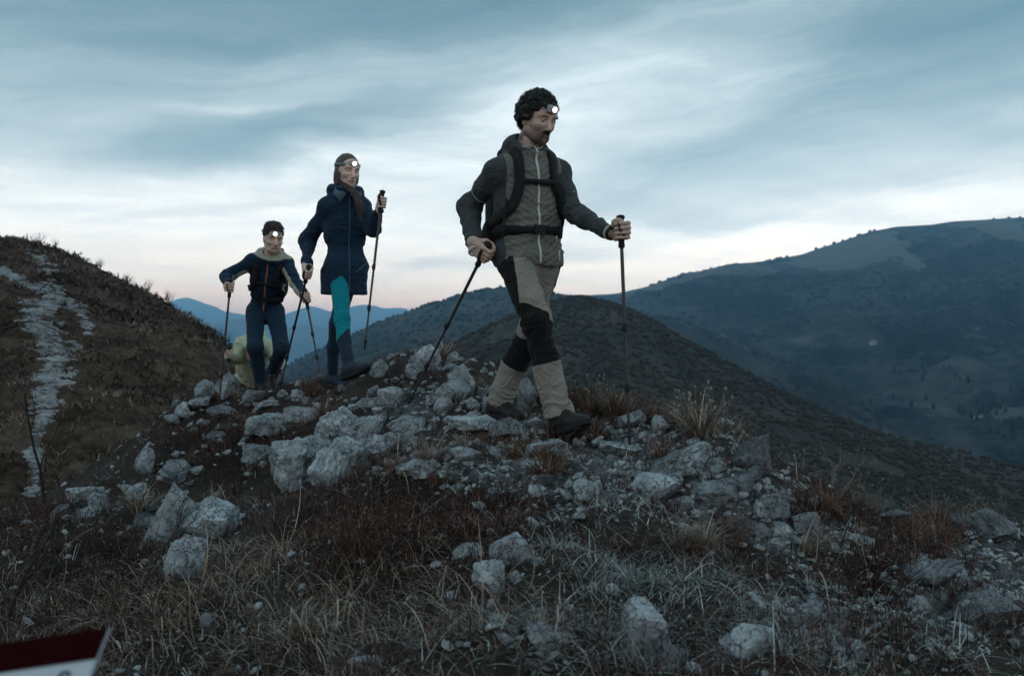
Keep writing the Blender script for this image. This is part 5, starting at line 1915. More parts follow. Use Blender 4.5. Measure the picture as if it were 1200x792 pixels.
def mix_meshes(parts, attr_names=('dark', 'lips', 'stub')):
    V, Q, A, n = [], [], {a: [] for a in attr_names}, 0
    for v, q_, at in parts:
        V.append(v)
        Q.append(q_ + n)
        n += len(v)
        for a in attr_names:
            A[a].append(at.get(a, np.zeros(len(v))) if at else np.zeros(len(v)))
    return np.concatenate(V), np.concatenate(Q), {a: np.concatenate(x) for a, x in A.items()}


def inner_body(J, B, h=.012, s=1.0):
    """the body under the clothes, so that neck, arms and legs are one continuous figure"""
    ks = ('pel', 'nk', 'shR', 'shL', 'elR', 'elL', 'wrR', 'wrL', 'hipR', 'hipL', 'knR', 'knL', 'anR', 'anL')
    allp = np.array([J[k_] for k_ in ks])
    f = Field(allp.min(0) - .2, allp.max(0) + .22, h)
    pel, nk = J['pel'], J['nk']
    L = np.linalg.norm(nk - pel)
    T = lambda x, y, z: pel + B @ np.array([x, y, z])
    f.ell(T(0, .0, .64 * L), (.135 * s, .085 * s, .17), B, .05)
    f.ell(T(0, 0, .3 * L), (.115 * s, .075 * s, .16), B, .05)
    f.ell(T(0, 0, 0), (.13 * s, .09 * s, .10), B, .05)
    f.cone(nk - B[:, 2] * .05, nk + (J['head'] - nk) * .45, .05, .048, .03)
    for sd_ in 'RL':
        f.cone(J['sh' + sd_], J['el' + sd_], .044 * s, .036 * s, .04)
        f.cone(J['el' + sd_], J['wr' + sd_], .037, .026, .02)
        f.cone(nk - B[:, 2] * .06, J['sh' + sd_], .04, .045, .03)
        f.cone(J['hip' + sd_], J['kn' + sd_], .066 * s, .046 * s, .04)
        f.cone(J['kn' + sd_], J['an' + sd_], .044 * s * s, .034 * s, .03)
    return f.mesh()

# ------------------------------------------------------------------ the hikers
M['boot_black'] = simple_mat('boot_leather', (.016, .0155, .0155), (.007, .007, .008), 25, rough=.65, bump=.4, bscale=90, bdist=.003)
M['boot_blue'] = simple_mat('boot_blue_fabric', (.012, .030, .055), (.008, .014, .025), 30, rough=.7, bump=.4, bscale=90, bdist=.003)
M['sole_black'] = simple_mat('sole_rubber', (.016, .016, .017), rough=.85)
M['lace_dark'] = simple_mat('dark_lace', (.05, .05, .05), rough=.9)
M['lace_blue'] = simple_mat('blue_lace', (.0, .20, .30), rough=.8)
M['zip_pale'] = simple_mat('pale_zip', (.55, .60, .55), rough=.5, scale=90)
M['zip_orange'] = simple_mat('orange_zip', (.42, .17, .10), rough=.6)
M['zip_blue'] = simple_mat('blue_zip', (.03, .08, .15), rough=.5)
M['pack_black'] = simple_mat('pack_cordura', (.012, .013, .015), (.006, .007, .008), 12, rough=.8, bump=.5, bscale=300, bdist=.002)
M['hair_black'] = simple_mat('black_hair', (.014, .012, .012), (.006, .006, .006), 60, rough=.55, spec=.4)
M['hair_brown'] = simple_mat('brown_hair', (.085, .055, .042), (.035, .024, .02), 60, rough=.5, spec=.4)
M['hair_dark'] = simple_mat('dark_brown_hair', (.040, .033, .030), (.018, .016, .015), 60, rough=.6, spec=.3)
M['strap_grey'] = simple_mat('grey_elastic', (.20, .21, .215), rough=.8)
M['strap_dark'] = simple_mat('dark_elastic', (.022, .025, .03), rough=.8)
M['reflect'] = simple_mat('reflective_piping', (.36, .40, .42), rough=.4)
M['white_bud'] = simple_mat('white_plastic', (.8, .8, .8), rough=.4)
M['blue_clip'] = simple_mat('blue_clip', (.08, .30, .5), rough=.4)
M['watch'] = simple_mat('watch_band', (.015, .015, .017), rough=.6)


def torso_pt(J, B):
    return lambda x, y, z: J['pel'] + B @ np.array([x, y, z])


def front_pts(T, xs, zs, y=.2):
    return [T(x, y, z) for x, z in zip(xs, zs)]


def ray_pts(bvh, B, pts, inward):
    """drop points onto the cloth along a direction"""
    out = []
    for p_ in pts:
        h_ = bvh.ray_cast(Vector(p_), Vector(inward))
        out.append(np.array(h_[0]) if h_[0] is not None else p_)
    return out


def backpack(J, B, L, bvh, label, half, belt_z, chest_z, pos_y=-.20, lift=.48, group='hikers\' backpacks', belt=True):
    T = torso_pt(J, B)
    root = empty('backpack', T(0, pos_y, lift * L - half[2]), label, 'backpack', group)
    c = T(0, pos_y, lift * L)
    f = Field(c - .42, c + .42, .008)
    f.box(c, half, B, .06, .03)
    f.ell(T(0, pos_y - half[1] * .8, lift * L - .06), (half[0] * .8, .06, half[2] * .62), B, .04)
    f.box(T(0, pos_y + .01, lift * L + half[2] * .88), (half[0] * .95, half[1] * .95, .05), B, .045, .02)
    for sx in (-1, 1):
        f.ell(T(sx * half[0], pos_y, lift * L - half[2] * .45), (.035, half[1] * .7, .1), B, .02)
    V, Q = f.mesh()
    V = wrinkle(V, Q, [(T(0, pos_y, 0), T(0, pos_y, L))], .0035, seed=5, freq=12)
    mk('pack_body', V, Q, M['pack_black'], root)
    for sx in (-1, 1):
        pts = [T(sx * .075, -.14, L * .97), T(sx * .085, -.05, L * 1.03), T(sx * .093, .05, L * .98), T(sx * .100, .13, L * .82), T(sx * .112, .15, L * .62), T(sx * .14, .12, L * .45), T(sx * .19, .02, L * .33), T(sx * .17, -.1, L * .28)]
        strap_on(bvh, pts, .052, .014, B[:, 1], 40, .005).build('shoulder_strap', M['pack_black'], root)
    pts = ray_pts(bvh, B, [T(x, .4, chest_z * L) for x in np.linspace(-.1, .1, 9)], -B[:, 1])
    strap_on(bvh, pts, .022, .012, B[:, 1], 16, .012).build('chest_strap', M['webbing'], root)
    if belt:
        pts = [T(.24 * math.sin(a), .20 * math.cos(a), belt_z * L) for a in np.linspace(-2.5, 2.5, 40)]
        ins = []
        for p_ in pts:
            cc = T(0, 0, belt_z * L)
            h_ = bvh.ray_cast(Vector(p_), Vector(nrm(cc - p_)))
            ins.append(np.array(h_[0]) if h_[0] is not None and (Vector(p_) - h_[0]).length < .2 else p_ * .35 + cc * .65)
        strap_on(bvh, ins, np.interp(np.linspace(0, 1, 48), [0, .25, .42, .58, .75, 1], [.075, .065, .034, .034, .065, .075]), .010, B[:, 1], 48, .004).build('hip_belt', M['webbing'], root)
        bk = MB()
        h_ = bvh.ray_cast(Vector(T(0, .4, belt_z * L)), Vector(-B[:, 1]))
        if h_[0] is not None:
            bk.box(np.array(h_[0]) + B[:, 1] * .016, (.030, .008, .022), B)
            bk.build('buckle', M['pole_grip'], root, smooth=False)
    if belt and half[0] > .13:
        tail = MB()
        p0 = T(.150, .09, belt_z * L + .0)
        tail.strip([p0 + B @ np.array([.012, .01, .16]), p0 + B @ np.array([.03, .02, .08]), p0 + B @ np.array([.035, .02, .0]), p0 + B @ np.array([.045, .02, -.05])], [B[:, 1]] * 4, [B[:, 0]] * 4, .014, .003)
        tail.build('strap_tail', M['webbing'], root)
    return root


# ---------- front hiker
FM = np.array([math.sin(math.radians(24)), -math.cos(math.radians(24)), 0])
Jm, Bm = joints(dict(pel=(619, 300, 4.45), nk=(617, 180, 4.42), head=(629.5, 141, 4.37), shR=(582, 202, 4.33), shL=(652, 202, 4.49),
                     elR=(549, 243, 4.52), wrR=(556, 287, 4.37), elL=(674, 250, 4.38), wrL=(709, 269, 4.16),
                     hipR=(602, 302, 4.39), hipL=(636, 302, 4.50), knR=(629, 378, 4.22), anR=(655, 484, 4.22), knL=(624, 391, 4.50), anL=(584, 470, 4.66)), FM)
Jm['footR'], Jm['footL'] = nrm((.55, -.80, .20)), nrm((.62, -.76, -.10))
Lm = np.linalg.norm(Jm['nk'] - Jm['pel'])
poleR_top, poleR_tip = P(573, 284, 4.30), P(478, 470, 5.0)
poleL_top, poleL_tip = P(727, 252, 4.05), P(738, 526, 4.08)
hR = poleR_top + nrm(poleR_tip - poleR_top) * .062
hL = poleL_top + nrm(poleL_tip - poleL_top) * .075
poleR_tip[2] = ground_z(poleR_tip[0], poleR_tip[1]) - .01
poleL_tip[2] = ground_z(poleL_tip[0], poleL_tip[1]) - .01

man = empty('person', Jm['anL'] - np.array([0, 0, .1]), 'leading hiker with dark curly hair and beard, grey quilted jacket and beige trousers', 'person', 'hikers')
hy, hp_ = math.radians(40), math.radians(20)
Rh = frame((math.sin(hy) * math.sin(hp_), -math.cos(hy) * math.sin(hp_), math.cos(hp_)), (math.sin(hy) * math.cos(hp_), -math.cos(hy) * math.cos(hp_), -math.sin(hp_)))
HS = 1.02
hc = Jm['head']
hv_, hq_, hl_ = head_field(hc, Rh, HS, jaw=1.08, nose=1.12)
parts = [(hv_, hq_, face_attrs(hl_, 1.0))]
v_, q_ = inner_body(Jm, Bm)
parts.append((v_, q_, None))
v_, q_ = hand_mesh(hR, poleR_top - poleR_tip, Jm['wrR'], True, 1.08)
parts.append((v_, q_, None))
v_, q_ = hand_mesh(hL, poleL_top - poleL_tip, Jm['wrL'], False, 1.08)
parts.append((v_, q_, None))
V, Q, A = mix_meshes(parts)
mk('body', V, Q, skin_mat('skin_front_hiker', (.48, .34, .28), (.016, .013, .012), (.25, .12, .10)), man, attrs=A)

# curly hair
HL = lambda q: hc + Rh @ (np.array(q) * HS)
fh = Field(hc - .2, hc + .2, .004)
rg = np.random.default_rng(5)
fh.ell(HL((0, -.016, .040)), np.array([.081, .098, .088]) * HS, Rh, .01)
cp, cn = [], []
for i in range(1500):
    d = nrm(rg.normal(size=3))
    p_ = np.array([0, -.016, .034]) + d * np.array([.081, .101, .098])
    ok = p_[2] > .048 + .25 * max(p_[1], 0) * 0 if p_[1] > .035 else p_[2] > (-.004 if abs(p_[0]) > .055 and p_[1] > -.03 else -.055 + .2 * (p_[1] + .1))
    if p_[1] > .035 and p_[2] < .062:
        ok = False
    if ok:
        cp.append(p_)
        cn.append(d)
for p_, d in zip(cp[:700], cn[:700]):
    fh.ell(HL(p_ + d * (rg.uniform(-.006, .007) + (.009 if rg.random() < .22 else 0))), np.full(3, rg.uniform(.0075, .0125)) * HS, Rh, .002)
# cut the face free
fh.ell(HL((0, .070, -.030)), np.array([.072, .060, .078]) * HS, Rh, .004, 'sub')
V, Q = fh.mesh()
V = V + vnormals(V, Q) * (.004 * ridged(V * 75, 2, 4))[:, None]
hair = mk('hair', V, Q, M['hair_black'], man)
ms = MB()
for k_ in range(3):
    hair_strands(ms, [HL(p_ + d * .004) for p_, d in zip(cp, cn)], [Rh @ (d + rg.normal(size=3) * .5) for d in cn], .030, .0011, .012, 3 + k_)
ms.build('curls', M['hair_black'], hair)
# eyebrows, moustache and chin beard have body of their own
bd = MB()
bp_, bn_ = [], []
sel = (A['dark'] > .6) & (np.arange(len(A['dark'])) < len(hv_))
N_ = vnormals(hv_, hq_)
ids = np.nonzero(sel[:len(hv_)] & (hl_[:, 2] < -.02))[0]
for i in rg.choice(ids, min(500, len(ids)), replace=False):
    bp_.append(hv_[i] - N_[i] * .001)
    bn_.append(N_[i] + Rh @ np.array([0, .2, -.9]))
hair_strands(bd, bp_, bn_, .010, .0008, .002, 8, 4)
bd.build('beard', M['hair_black'], man)

# jacket
fj = jacket_field(Jm, Bm, .006, .06, (1.13, 1.13), arm=1.0, collar=.020, open_c=True, bulk=1.03)
V, Q = fj.mesh()
loc = (V - Jm['pel']) @ Bm
bt, bi = bone_coords(V, limb_bones(Jm))
armish = (bi < 4)
front = np.clip((loc[:, 1] - .03) / .05, 0, 1) * np.clip((.145 - np.abs(loc[:, 0])) / .03, 0, 1)
nrm0 = vnormals(V, Q)
V = wrinkle(V, Q, limb_bones(Jm), .015, [(Jm['elR'], .12), (Jm['elL'], .12), (Jm['wrR'], .07), (Jm['wrL'], .07), (Jm['pel'] + Bm[:, 2] * .05, .16)], 3, 19, 1.5, True)
ph = (loc[:, 2] - .62 * np.abs(loc[:, 0])) / .034
qf = np.clip((.19 - np.abs(loc[:, 0])) / .03, 0, 1) * (~armish | (np.abs(loc[:, 0]) < .15)) * np.clip((loc[:, 1] + .02) / .05, 0, 1) * np.clip((Lm * .97 - loc[:, 2]) / .04, 0, 1)
V = V + nrm0 * (qf * .0060 * (np.abs(np.sin(math.pi * ph)) ** .7 - .6))[:, None]
sleeve = np.clip((np.where(armish, np.abs(loc[:, 0]) - .155, np.abs(loc[:, 0]) - .172)) / .012 + .5, 0, 1)
dl_ = np.full(len(V), 9.0)
for (a_, b_), t0 in zip(limb_bones(Jm)[:4], (.10, 0, .10, 0)):
    u_ = np.clip(((V - a_) @ (b_ - a_)) / ((b_ - a_) @ (b_ - a_)), t0 / np.linalg.norm(b_ - a_), 1)
    dl_ = np.minimum(dl_, np.linalg.norm(V - a_ - u_[:, None] * (b_ - a_), axis=1))
sleeve = np.maximum(sleeve, np.clip((.082 - dl_) / .012 + .5, 0, 1) * armish)
sleeve = np.maximum(sleeve, np.clip((loc[:, 2] - (Lm * .955 + .25 * np.maximum(loc[:, 1] - .03, 0))) / .012 + .5, 0, 1))
sleeve = np.maximum(sleeve, np.clip((-.035 - loc[:, 1]) / .012 + .5, 0, 1))
mj = cloth_mat('quilted_jacket', (.150, .152, .138), [('sleeve', (.048, .057, .062))])
jacket = mk('jacket', V, Q, mj, man, attrs={'sleeve': sleeve})
bj = bvh_of(V, Q)
T = torso_pt(Jm, Bm)
pts = ray_pts(bj, Bm, [T(.002 * math.sin(z * 30), .4, z) for z in np.linspace(-.045, Lm * 1.03, 40)], -Bm[:, 1])
strap_on(bj, pts, .011, .0035, Bm[:, 1], 60, .001).build('zip', M['zip_pale'], jacket)
zp = MB()
zp.box(np.array(pts[-1]) + Bm[:, 1] * .008 - Bm[:, 2] * .03, (.006, .003, .018), Bm)
zp.build('zip_pull', M['zip_pale'], jacket)
# pale edge inside the collar
mb = MB()
cpt = [q_ - nrm(q_ - Jm['nk'] - Bm[:, 2] * ((q_ - Jm['nk']) @ Bm[:, 2])) * .008 for q_ in Jm['collar']]
mb.tube(cpt[8:] + cpt[:13] if False else cpt + cpt[:1], .0055, 6, cap=False)
mb.build('collar_piping', M['zip_pale'], jacket)
for sd_ in 'RL':       # reflective line round the upper arm, pale cuff edge
    sh, el, wr = Jm['sh' + sd_], Jm['el' + sd_], Jm['wr' + sd_]
    d = nrm(el - sh)
    c = sh + (el - sh) * .58
    a_ = nrm(np.cross(d, [0, 1, 0]))
    b_ = np.cross(d, a_)
    ring = [c + .085 * (math.cos(x) * a_ + math.sin(x) * b_) + d * .02 * math.sin(x + 1) for x in np.linspace(0, 2 * math.pi, 30)]
    ins = []
    for p_ in ring:
        h_ = bj.ray_cast(Vector(p_), Vector(nrm(c - p_)))
        ins.append(np.array(h_[0]) if h_[0] is not None else p_)
    strap_on(bj, ins, .005, .0012, Bm[:, 1], 40, .0005).build('reflective_line', M['reflect'], jacket)
    d = nrm(wr - el)
    a_ = nrm(np.cross(d, [0, 1, 0]))
    b_ = np.cross(d, a_)
    cf = MB()
    cf.tube([wr + d * .044 + .034 * (math.cos(x) * a_ + math.sin(x) * b_) for x in np.linspace(0, 2 * math.pi, 22)], .0055, 6, cap=False)
    cf.build('cuff_edge', M['zip_pale'], jacket)
for sx, z0 in ((-.115, .17), (-.125, -.01)):
    hh = [T(sx, .3, z0 * Lm + dz) for dz in np.linspace(-.025, .03, 6)]
    pp = ray_pts(bj, Bm, hh, -Bm[:, 1])
    strap_on(bj, pp, .008, .003, Bm[:, 1], 8, .001).build('pocket_zip', M['zip_pale'], jacket)

# trousers
ft = trousers_field(Jm, Bm, .006, .093, .073, .065, .071, .97)
V, Q = ft.mesh()
lb = [(Jm['hipR'], Jm['knR']), (Jm['knR'], Jm['anR']), (Jm['hipL'], Jm['knL']), (Jm['knL'], Jm['anL']), (Jm['pel'], Jm['pel'] + Bm[:, 2] * .15)]
bt, bi = bone_coords(V, lb)
patch = np.zeros(len(V))
for i, sd_ in ((0, 'R'), (2, 'L')):
    hp0, kn, an = Jm['hip' + sd_], Jm['kn' + sd_], Jm['an' + sd_]
    fd = nrm(FM * .5 + Jm['foot' + sd_] * np.array([1, 1, 0]))
    outw = Bm[:, 0] * (1 if sd_ == 'R' else -1)
    along = np.where(bi == i, bt - np.linalg.norm(kn - hp0), np.where(bi == i + 1, bt, 9))
    ax = hp0 + (kn - hp0) * np.clip(bt / np.linalg.norm(kn - hp0), 0, 1)[:, None]
    off = V - np.where((bi == i)[:, None], ax, kn + (an - kn) * np.clip(bt / np.linalg.norm(an - kn), 0, 1)[:, None])
    of, oo = off @ fd, off @ outw
    knee_p = np.minimum(np.minimum((along + .035 + .9 * np.clip(oo, -.1, .1)) / .006, (.205 - along) / .006), (of + .045) / .01)
    strip_p = np.minimum(np.minimum((along + .40) / .01, (.0 - along) / .01), (oo - .062 - .10 * (along + .2)) / .006)
    patch = np.maximum(patch, np.clip(np.maximum(knee_p, strip_p) + .5, 0, 1))
V = wrinkle(V, Q, lb, .0115, [(Jm['knR'], .12), (Jm['knL'], .13), (Jm['anR'], .12), (Jm['anL'], .12), (Jm['hipR'], .12), (Jm['hipL'], .12)], 8, 20, 2.0)
mt = cloth_mat('beige_trousers', (.225, .215, .185), [('patch', (.009, .0095, .011))])
trs = mk('trousers', V, Q, mt, man, attrs={'patch': patch})
btz = bvh_of(V, Q)
pk = ray_pts(btz, Bm, [T(-.135, .3, z) for z in np.linspace(-.03, -.12, 6)], -Bm[:, 1])
strap_on(btz, pk, .008, .002, Bm[:, 1], 8, .001).build('pocket_zip', M['reflect'], trs)

boot(man, Jm['anR'] + np.array([.004, -.005, -.004]), Jm['footR'], nrm((-.12, .16, 1)), .94, (M['boot_black'], M['sole_black'], M['lace_dark']))
boot(man, Jm['anL'] + np.array([.004, 0, 0]), Jm['footL'], nrm((.1, 0, 1)), .94, (M['boot_black'], M['sole_black'], M['lace_dark']))
wt = MB()
d = nrm(Jm['wrL'] - Jm['elL'])
a_ = nrm(np.cross(d, [0, 0, 1]))
b_ = np.cross(d, a_)
wc = Jm['wrL'] + d * .062
wt.tube([wc + .031 * (math.cos(x) * a_ + math.sin(x) * b_) for x in np.linspace(0, 2 * math.pi, 18)], .006, 6, cap=False)
wt.box(wc - b_ * .03, (.016, .016, .006), np.stack([a_, d, b_], 1))
wo_ = wt.build('wristwatch', M['watch'])
tag(wo_, 'black wristwatch on the bare wrist of the leading hiker', 'watch')

backpack(Jm, Bm, Lm, bj, 'black backpack on the leading hiker in the grey quilted jacket', np.array([.135, .095, .235]), .235, .69, -.205, .40)
headlamp(hc, Rh, HS, (.006, .098, .066), 'lit headlamp in the dark curls of the leading bearded hiker', M['strap_dark'], (.0835, .104), 'headlamps', 'a', .004)
cl = MB()
cl.box(HL((-.079, .035, .046)), (.006, .008, .007), Rh)
cl.build('strap_clip', M['blue_clip'], [o for o in bpy.data.objects if o.name.startswith('headlamp')][0])
trekking_pole(poleR_top, poleR_tip, 'slanting trekking pole trailing behind the leading hiker, in the hand beside the backpack')
trekking_pole(poleL_top, poleL_tip, 'upright trekking pole planted in front of the leading hiker, against the wooded mountain')

# ---------- woman in the long navy jacket
FW = np.array([math.sin(math.radians(20)), -math.cos(math.radians(20)), 0])
Jw, Bw = joints(dict(pel=(404, 313, 6.06), nk=(405, 229, 6.05), head=(407, 201, 6.00), shR=(384, 243, 5.98), shL=(425, 243, 6.13),
                     elR=(360, 282, 6.12), wrR=(360, 308, 5.94), elL=(436, 270, 5.99), wrL=(443, 248, 5.85),
                     hipR=(397, 316, 6.02), hipL=(410, 316, 6.10), knR=(401, 374, 5.86), anR=(409, 428, 5.68), knL=(395, 380, 6.15), anL=(389, 440, 6.30)), FW)
Jw['footR'], Jw['footL'] = nrm((.80, -.52, .30)), nrm((.85, -.5, -.15))
Lw = np.linalg.norm(Jw['nk'] - Jw['pel'])
wR_top, wR_tip = P(362.5, 311, 5.86), P(328, 452, 6.6)
wL_top, wL_tip = P(448.5, 223, 5.80), P(427, 411, 5.80)
whR = wR_top + nrm(wR_tip - wR_top) * .06
whL = wL_top + nrm(wL_tip - wL_top) * .085
wR_tip[2] = ground_z(wR_tip[0], wR_tip[1]) - .01
woman = empty('person', Jw['anL'] - np.array([0, 0, .1]), 'hiker with long brown hair in a long navy jacket and teal-patched tights', 'person', 'hikers')
hy, hp_ = math.radians(38), math.radians(14)
Rw = frame((math.sin(hy) * math.sin(hp_), -math.cos(hy) * math.sin(hp_), math.cos(hp_)), (math.sin(hy) * math.cos(hp_), -math.cos(hy) * math.cos(hp_), -math.sin(hp_)))
WS = .98
wc_ = Jw['head']
hv_, hq_, hl_ = head_field(wc_, Rw, WS, .004, jaw=.88, nose=.85)
parts = [(hv_, hq_, face_attrs(hl_)), (*inner_body(Jw, Bw, s=.78), None),
         (*hand_mesh(whR, wR_top - wR_tip, Jw['wrR'], True, .95, .0034), None), (*hand_mesh(whL, wL_top - wL_tip, Jw['wrL'], False, .95, .0034), None)]
V, Q, A = mix_meshes(parts)
mk('body', V, Q, skin_mat('skin_woman', (.56, .41, .35), (.05, .035, .03), (.36, .16, .14)), woman, attrs=A)
WL = lambda q: wc_ + Rw @ (np.array(q) * WS)
fw = Field(wc_ - np.array([.22, .22, .32]), wc_ + .2, .005)
fw.ell(WL((0, -.018, .036)), np.array([.080, .101, .092]) * WS, Rw, .01)
fw.cone(WL((.072, -.005, .0)), WL((.068, .005, -.10)), .014, .012, .02)
fw.ell(WL((0, -.085, -.045)), np.array([.062, .035, .085]) * WS, Rw, .03)
fw.ell(WL((0, .080, -.022)), np.array([.080, .085, .082]) * WS, Rw, .010, 'sub')
tail0 = [WL((.066, .02, -.08)), Jw['nk'] + Bw @ np.array([-.030, .105, .03]), Jw['nk'] + Bw @ np.array([-.058, .150, -.05]), Jw['nk'] + Bw @ np.array([-.066, .158, -.125])]
tail0 = [WL((.066, .02, -.08)), P(416, 226, 5.92), P(420.5, 238, 5.90), P(423, 252, 5.895)]
for i in range(3):
    fw.cone(tail0[i], tail0[i + 1], (.013, .018, .020)[i], (.018, .020, .007)[i], .012)
V, Q = fw.mesh()
hw = mk('hair', V + vnormals(V, Q) * (.0022 * fbm(V * np.array([120, 120, 14]), 2, 6))[:, None], Q, M['hair_brown'], woman)
hs = MB()
rg = np.random.default_rng(9)
for i in range(90):
    o_ = rg.normal(size=3) * .008
    path = [tail0[0] + o_ * .8, tail0[1] + o_ * 1.2 + rg.normal(size=3) * .004, tail0[2] + o_ * 1.4, tail0[3] + o_ * 1.2 - np.array([0, 0, rg.uniform(-.02, .04)])]
    hs.tube(path, [.0018, .002, .002, .0008], 4, cap=False)
for sx in (-1, 1):
    for i in range(25):
        a_ = np.array([sx * .066, .03 - i * .001, .02])
        hs.tube([WL(a_), WL(a_ + np.array([sx * .012, .005, -.05])), WL(a_ + np.array([sx * (.006 + rg.uniform(-.006, .01)), .002, -.1 - rg.uniform(0, .03)]))], [.0018, .002, .0008], 4, cap=False)
hs.build('hair_strands', M['hair_brown'], hw)
eb = MB()
eb.tube([WL((-.082, .002, -.008)), WL((-.084, .004, -.03))], [.007, .005], 8)
tag(eb.build('earbud', M['white_bud']), 'white earbud in the ear of the woman in the navy jacket', 'earbud')
fj = jacket_field(Jw, Bw, .0078, .195, (.98, 1.08), arm=.97, collar=.024, bulk=.90, flare=.030)
V, Q = fj.mesh()
loc = (V - Jw['pel']) @ Bw
V = wrinkle(V, Q, limb_bones(Jw), .014, [(Jw['elR'], .12), (Jw['elL'], .12), (Jw['wrR'], .07), (Jw['wrL'], .07), (Jw['pel'] + Bw[:, 2] * .14, .14)], 13, 19, 1.5, True)
lining = np.clip((loc[:, 2] - (Lw + .035)) / .01, 0, 1) * (loc[:, 1] > .0) * (np.abs(loc[:, 0]) < .055)
mwj = cloth_mat('navy_jacket', (.011, .030, .056), [('lining', (.10, .16, .20))])
jw = mk('jacket', V, Q, mwj, woman, attrs={'lining': lining})
bw_ = bvh_of(V, Q)
T = torso_pt(Jw, Bw)
pts = ray_pts(bw_, Bw, [T(-.012, .4, z) for z in np.linspace(-.185, Lw * .98, 40)], -Bw[:, 1])
strap_on(bw_, pts, .009, .003, Bw[:, 1], 50, .001).build('zip', M['zip_blue'], jw)
for sx in (-1, 1):
    lp = MB()
    k0 = Jw['nk']
    q0, q1, q2, q3 = [k0 + Bw @ np.array(v) for v in ((sx * .075, .075, .05), (sx * .015, .125, -.01), (sx * .055, .125, -.075), (sx * .105, .085, -.005))]
    C = np.array([q0, q1, q2, q3])
    lp.add(np.concatenate([C + Bw[:, 1] * .008, C]), [(0, 1, 2, 3), (7, 6, 5, 4), (0, 4, 5, 1), (1, 5, 6, 2), (2, 6, 7, 3), (3, 7, 4, 0)])
    lp.build('collar_flap', simple_mat('collar_lining', (.07, .13, .17), rough=.8), jw)
pp = ray_pts(bw_, Bw, [T(x, .4, z) for x, z in zip(np.linspace(-.13, -.05, 8), np.linspace(.02, -.05, 8))], -Bw[:, 1])
strap_on(bw_, pp, .010, .003, Bw[:, 1], 10, .001).build('pocket_flap', M['zip_blue'], jw)
ft = trousers_field(Jw, Bw, .0075, .074, .051, .045, .036, .9)
V, Q = ft.mesh()
lb = [(Jw['hipR'], Jw['knR']), (Jw['knR'], Jw['anR']), (Jw['hipL'], Jw['knL']), (Jw['knL'], Jw['anL']), (Jw['pel'], Jw['pel'] + Bw[:, 2] * .15)]
bt, bi = bone_coords(V, lb)
along = np.where(bi == 0, bt - np.linalg.norm(Jw['knR'] - Jw['hipR']), np.where(bi == 1, bt, 9))
ax = np.where((bi == 0)[:, None], Jw['hipR'] + np.outer(bt, nrm(Jw['knR'] - Jw['hipR'])), Jw['knR'] + np.outer(bt, nrm(Jw['anR'] - Jw['knR'])))
oo = (V - ax) @ Bw[:, 0]
of = (V - ax) @ FW
teal = np.clip(np.minimum(np.minimum((along + .30) / .008 + oo * -60, (.125 + .9 * oo - along) / .008), (of + .03) / .01) + .5, 0, 1)
V = wrinkle(V, Q, lb, .0035, [(Jw['knR'], .10), (Jw['knL'], .10), (Jw['anR'], .08), (Jw['anL'], .08)], 18, 26)
mtw = cloth_mat('navy_tights', (.015, .030, .050), [('teal', (.004, .20, .25))])
mk('tights', V, Q, mtw, woman, attrs={'teal': teal})
boot(woman, Jw['anR'], Jw['footR'], nrm((-.22, .18, 1)), .80, (M['boot_blue'], M['sole_black'], M['lace_blue']), .006, .115, .80)
boot(woman, Jw['anL'], Jw['footL'], nrm((.1, -.05, 1)), .80, (M['boot_blue'], M['sole_black'], M['lace_blue']), .006, .115, .80)
headlamp(wc_, Rw, WS, (.004, .086, .062), 'lit headlamp on the forehead of the woman in the navy jacket', M['strap_grey'], (.0855, .1055), 'headlamps', 'b', -.002)
trekking_pole(wR_top, wR_tip, 'slanting trekking pole in the lowered hand of the woman in the navy jacket')
trekking_pole(wL_top, wL_tip, 'lifted trekking pole in the raised hand of the woman in the navy jacket')

# ---------- third hiker, leaning uphill
FT = np.array([math.sin(math.radians(8)), -math.cos(math.radians(8)), 0])
Jt, Bt = joints(dict(pel=(311, 361, 7.70), nk=(317, 303, 7.48), head=(320, 280, 7.36), shR=(297, 306, 7.45), shL=(336, 309, 7.53),
                     elR=(266, 324, 7.52), wrR=(268, 333, 7.28), elL=(346, 331, 7.36), wrL=(354, 343, 7.17),
                     hipR=(299, 365, 7.66), hipL=(322, 365, 7.70), knR=(299, 407, 7.42), anR=(306, 447, 7.62), knL=(330, 407, 7.45), anL=(318, 440, 7.82)), FT)
Jt['footR'], Jt['footL'] = nrm((.45, -.85, -.1)), nrm((.3, -.85, -.35))
Lt = np.linalg.norm(Jt['nk'] - Jt['pel'])
tR_top, tR_tip = P(270.5, 327, 7.22), P(256, 441, 7.30)
tL_top, tL_tip = P(357, 341, 7.10), P(377, 445, 7.05)
thR = tR_top + nrm(tR_tip - tR_top) * .07
thL = tL_top + nrm(tL_tip - tL_top) * .06
tR_tip[2] = min(tR_tip[2], ground_z(tR_tip[0], tR_tip[1]))
tL_tip[2] = ground_z(tL_tip[0], tL_tip[1]) - .01
third = empty('person', Jt['anR'] - np.array([0, 0, .1]), 'leaning hiker with short dark hair, navy jacket with pale collar and navy trousers', 'person', 'hikers')
hy, hp_ = math.radians(30), math.radians(16)
Rt = frame((math.sin(hy) * math.sin(hp_), -math.cos(hy) * math.sin(hp_), math.cos(hp_)), (math.sin(hy) * math.cos(hp_), -math.cos(hy) * math.cos(hp_), -math.sin(hp_)))
TS = 1.03
tc_ = Jt['head']
hv_, hq_, hl_ = head_field(tc_, Rt, TS, .0042, jaw=1.05, nose=1.05)
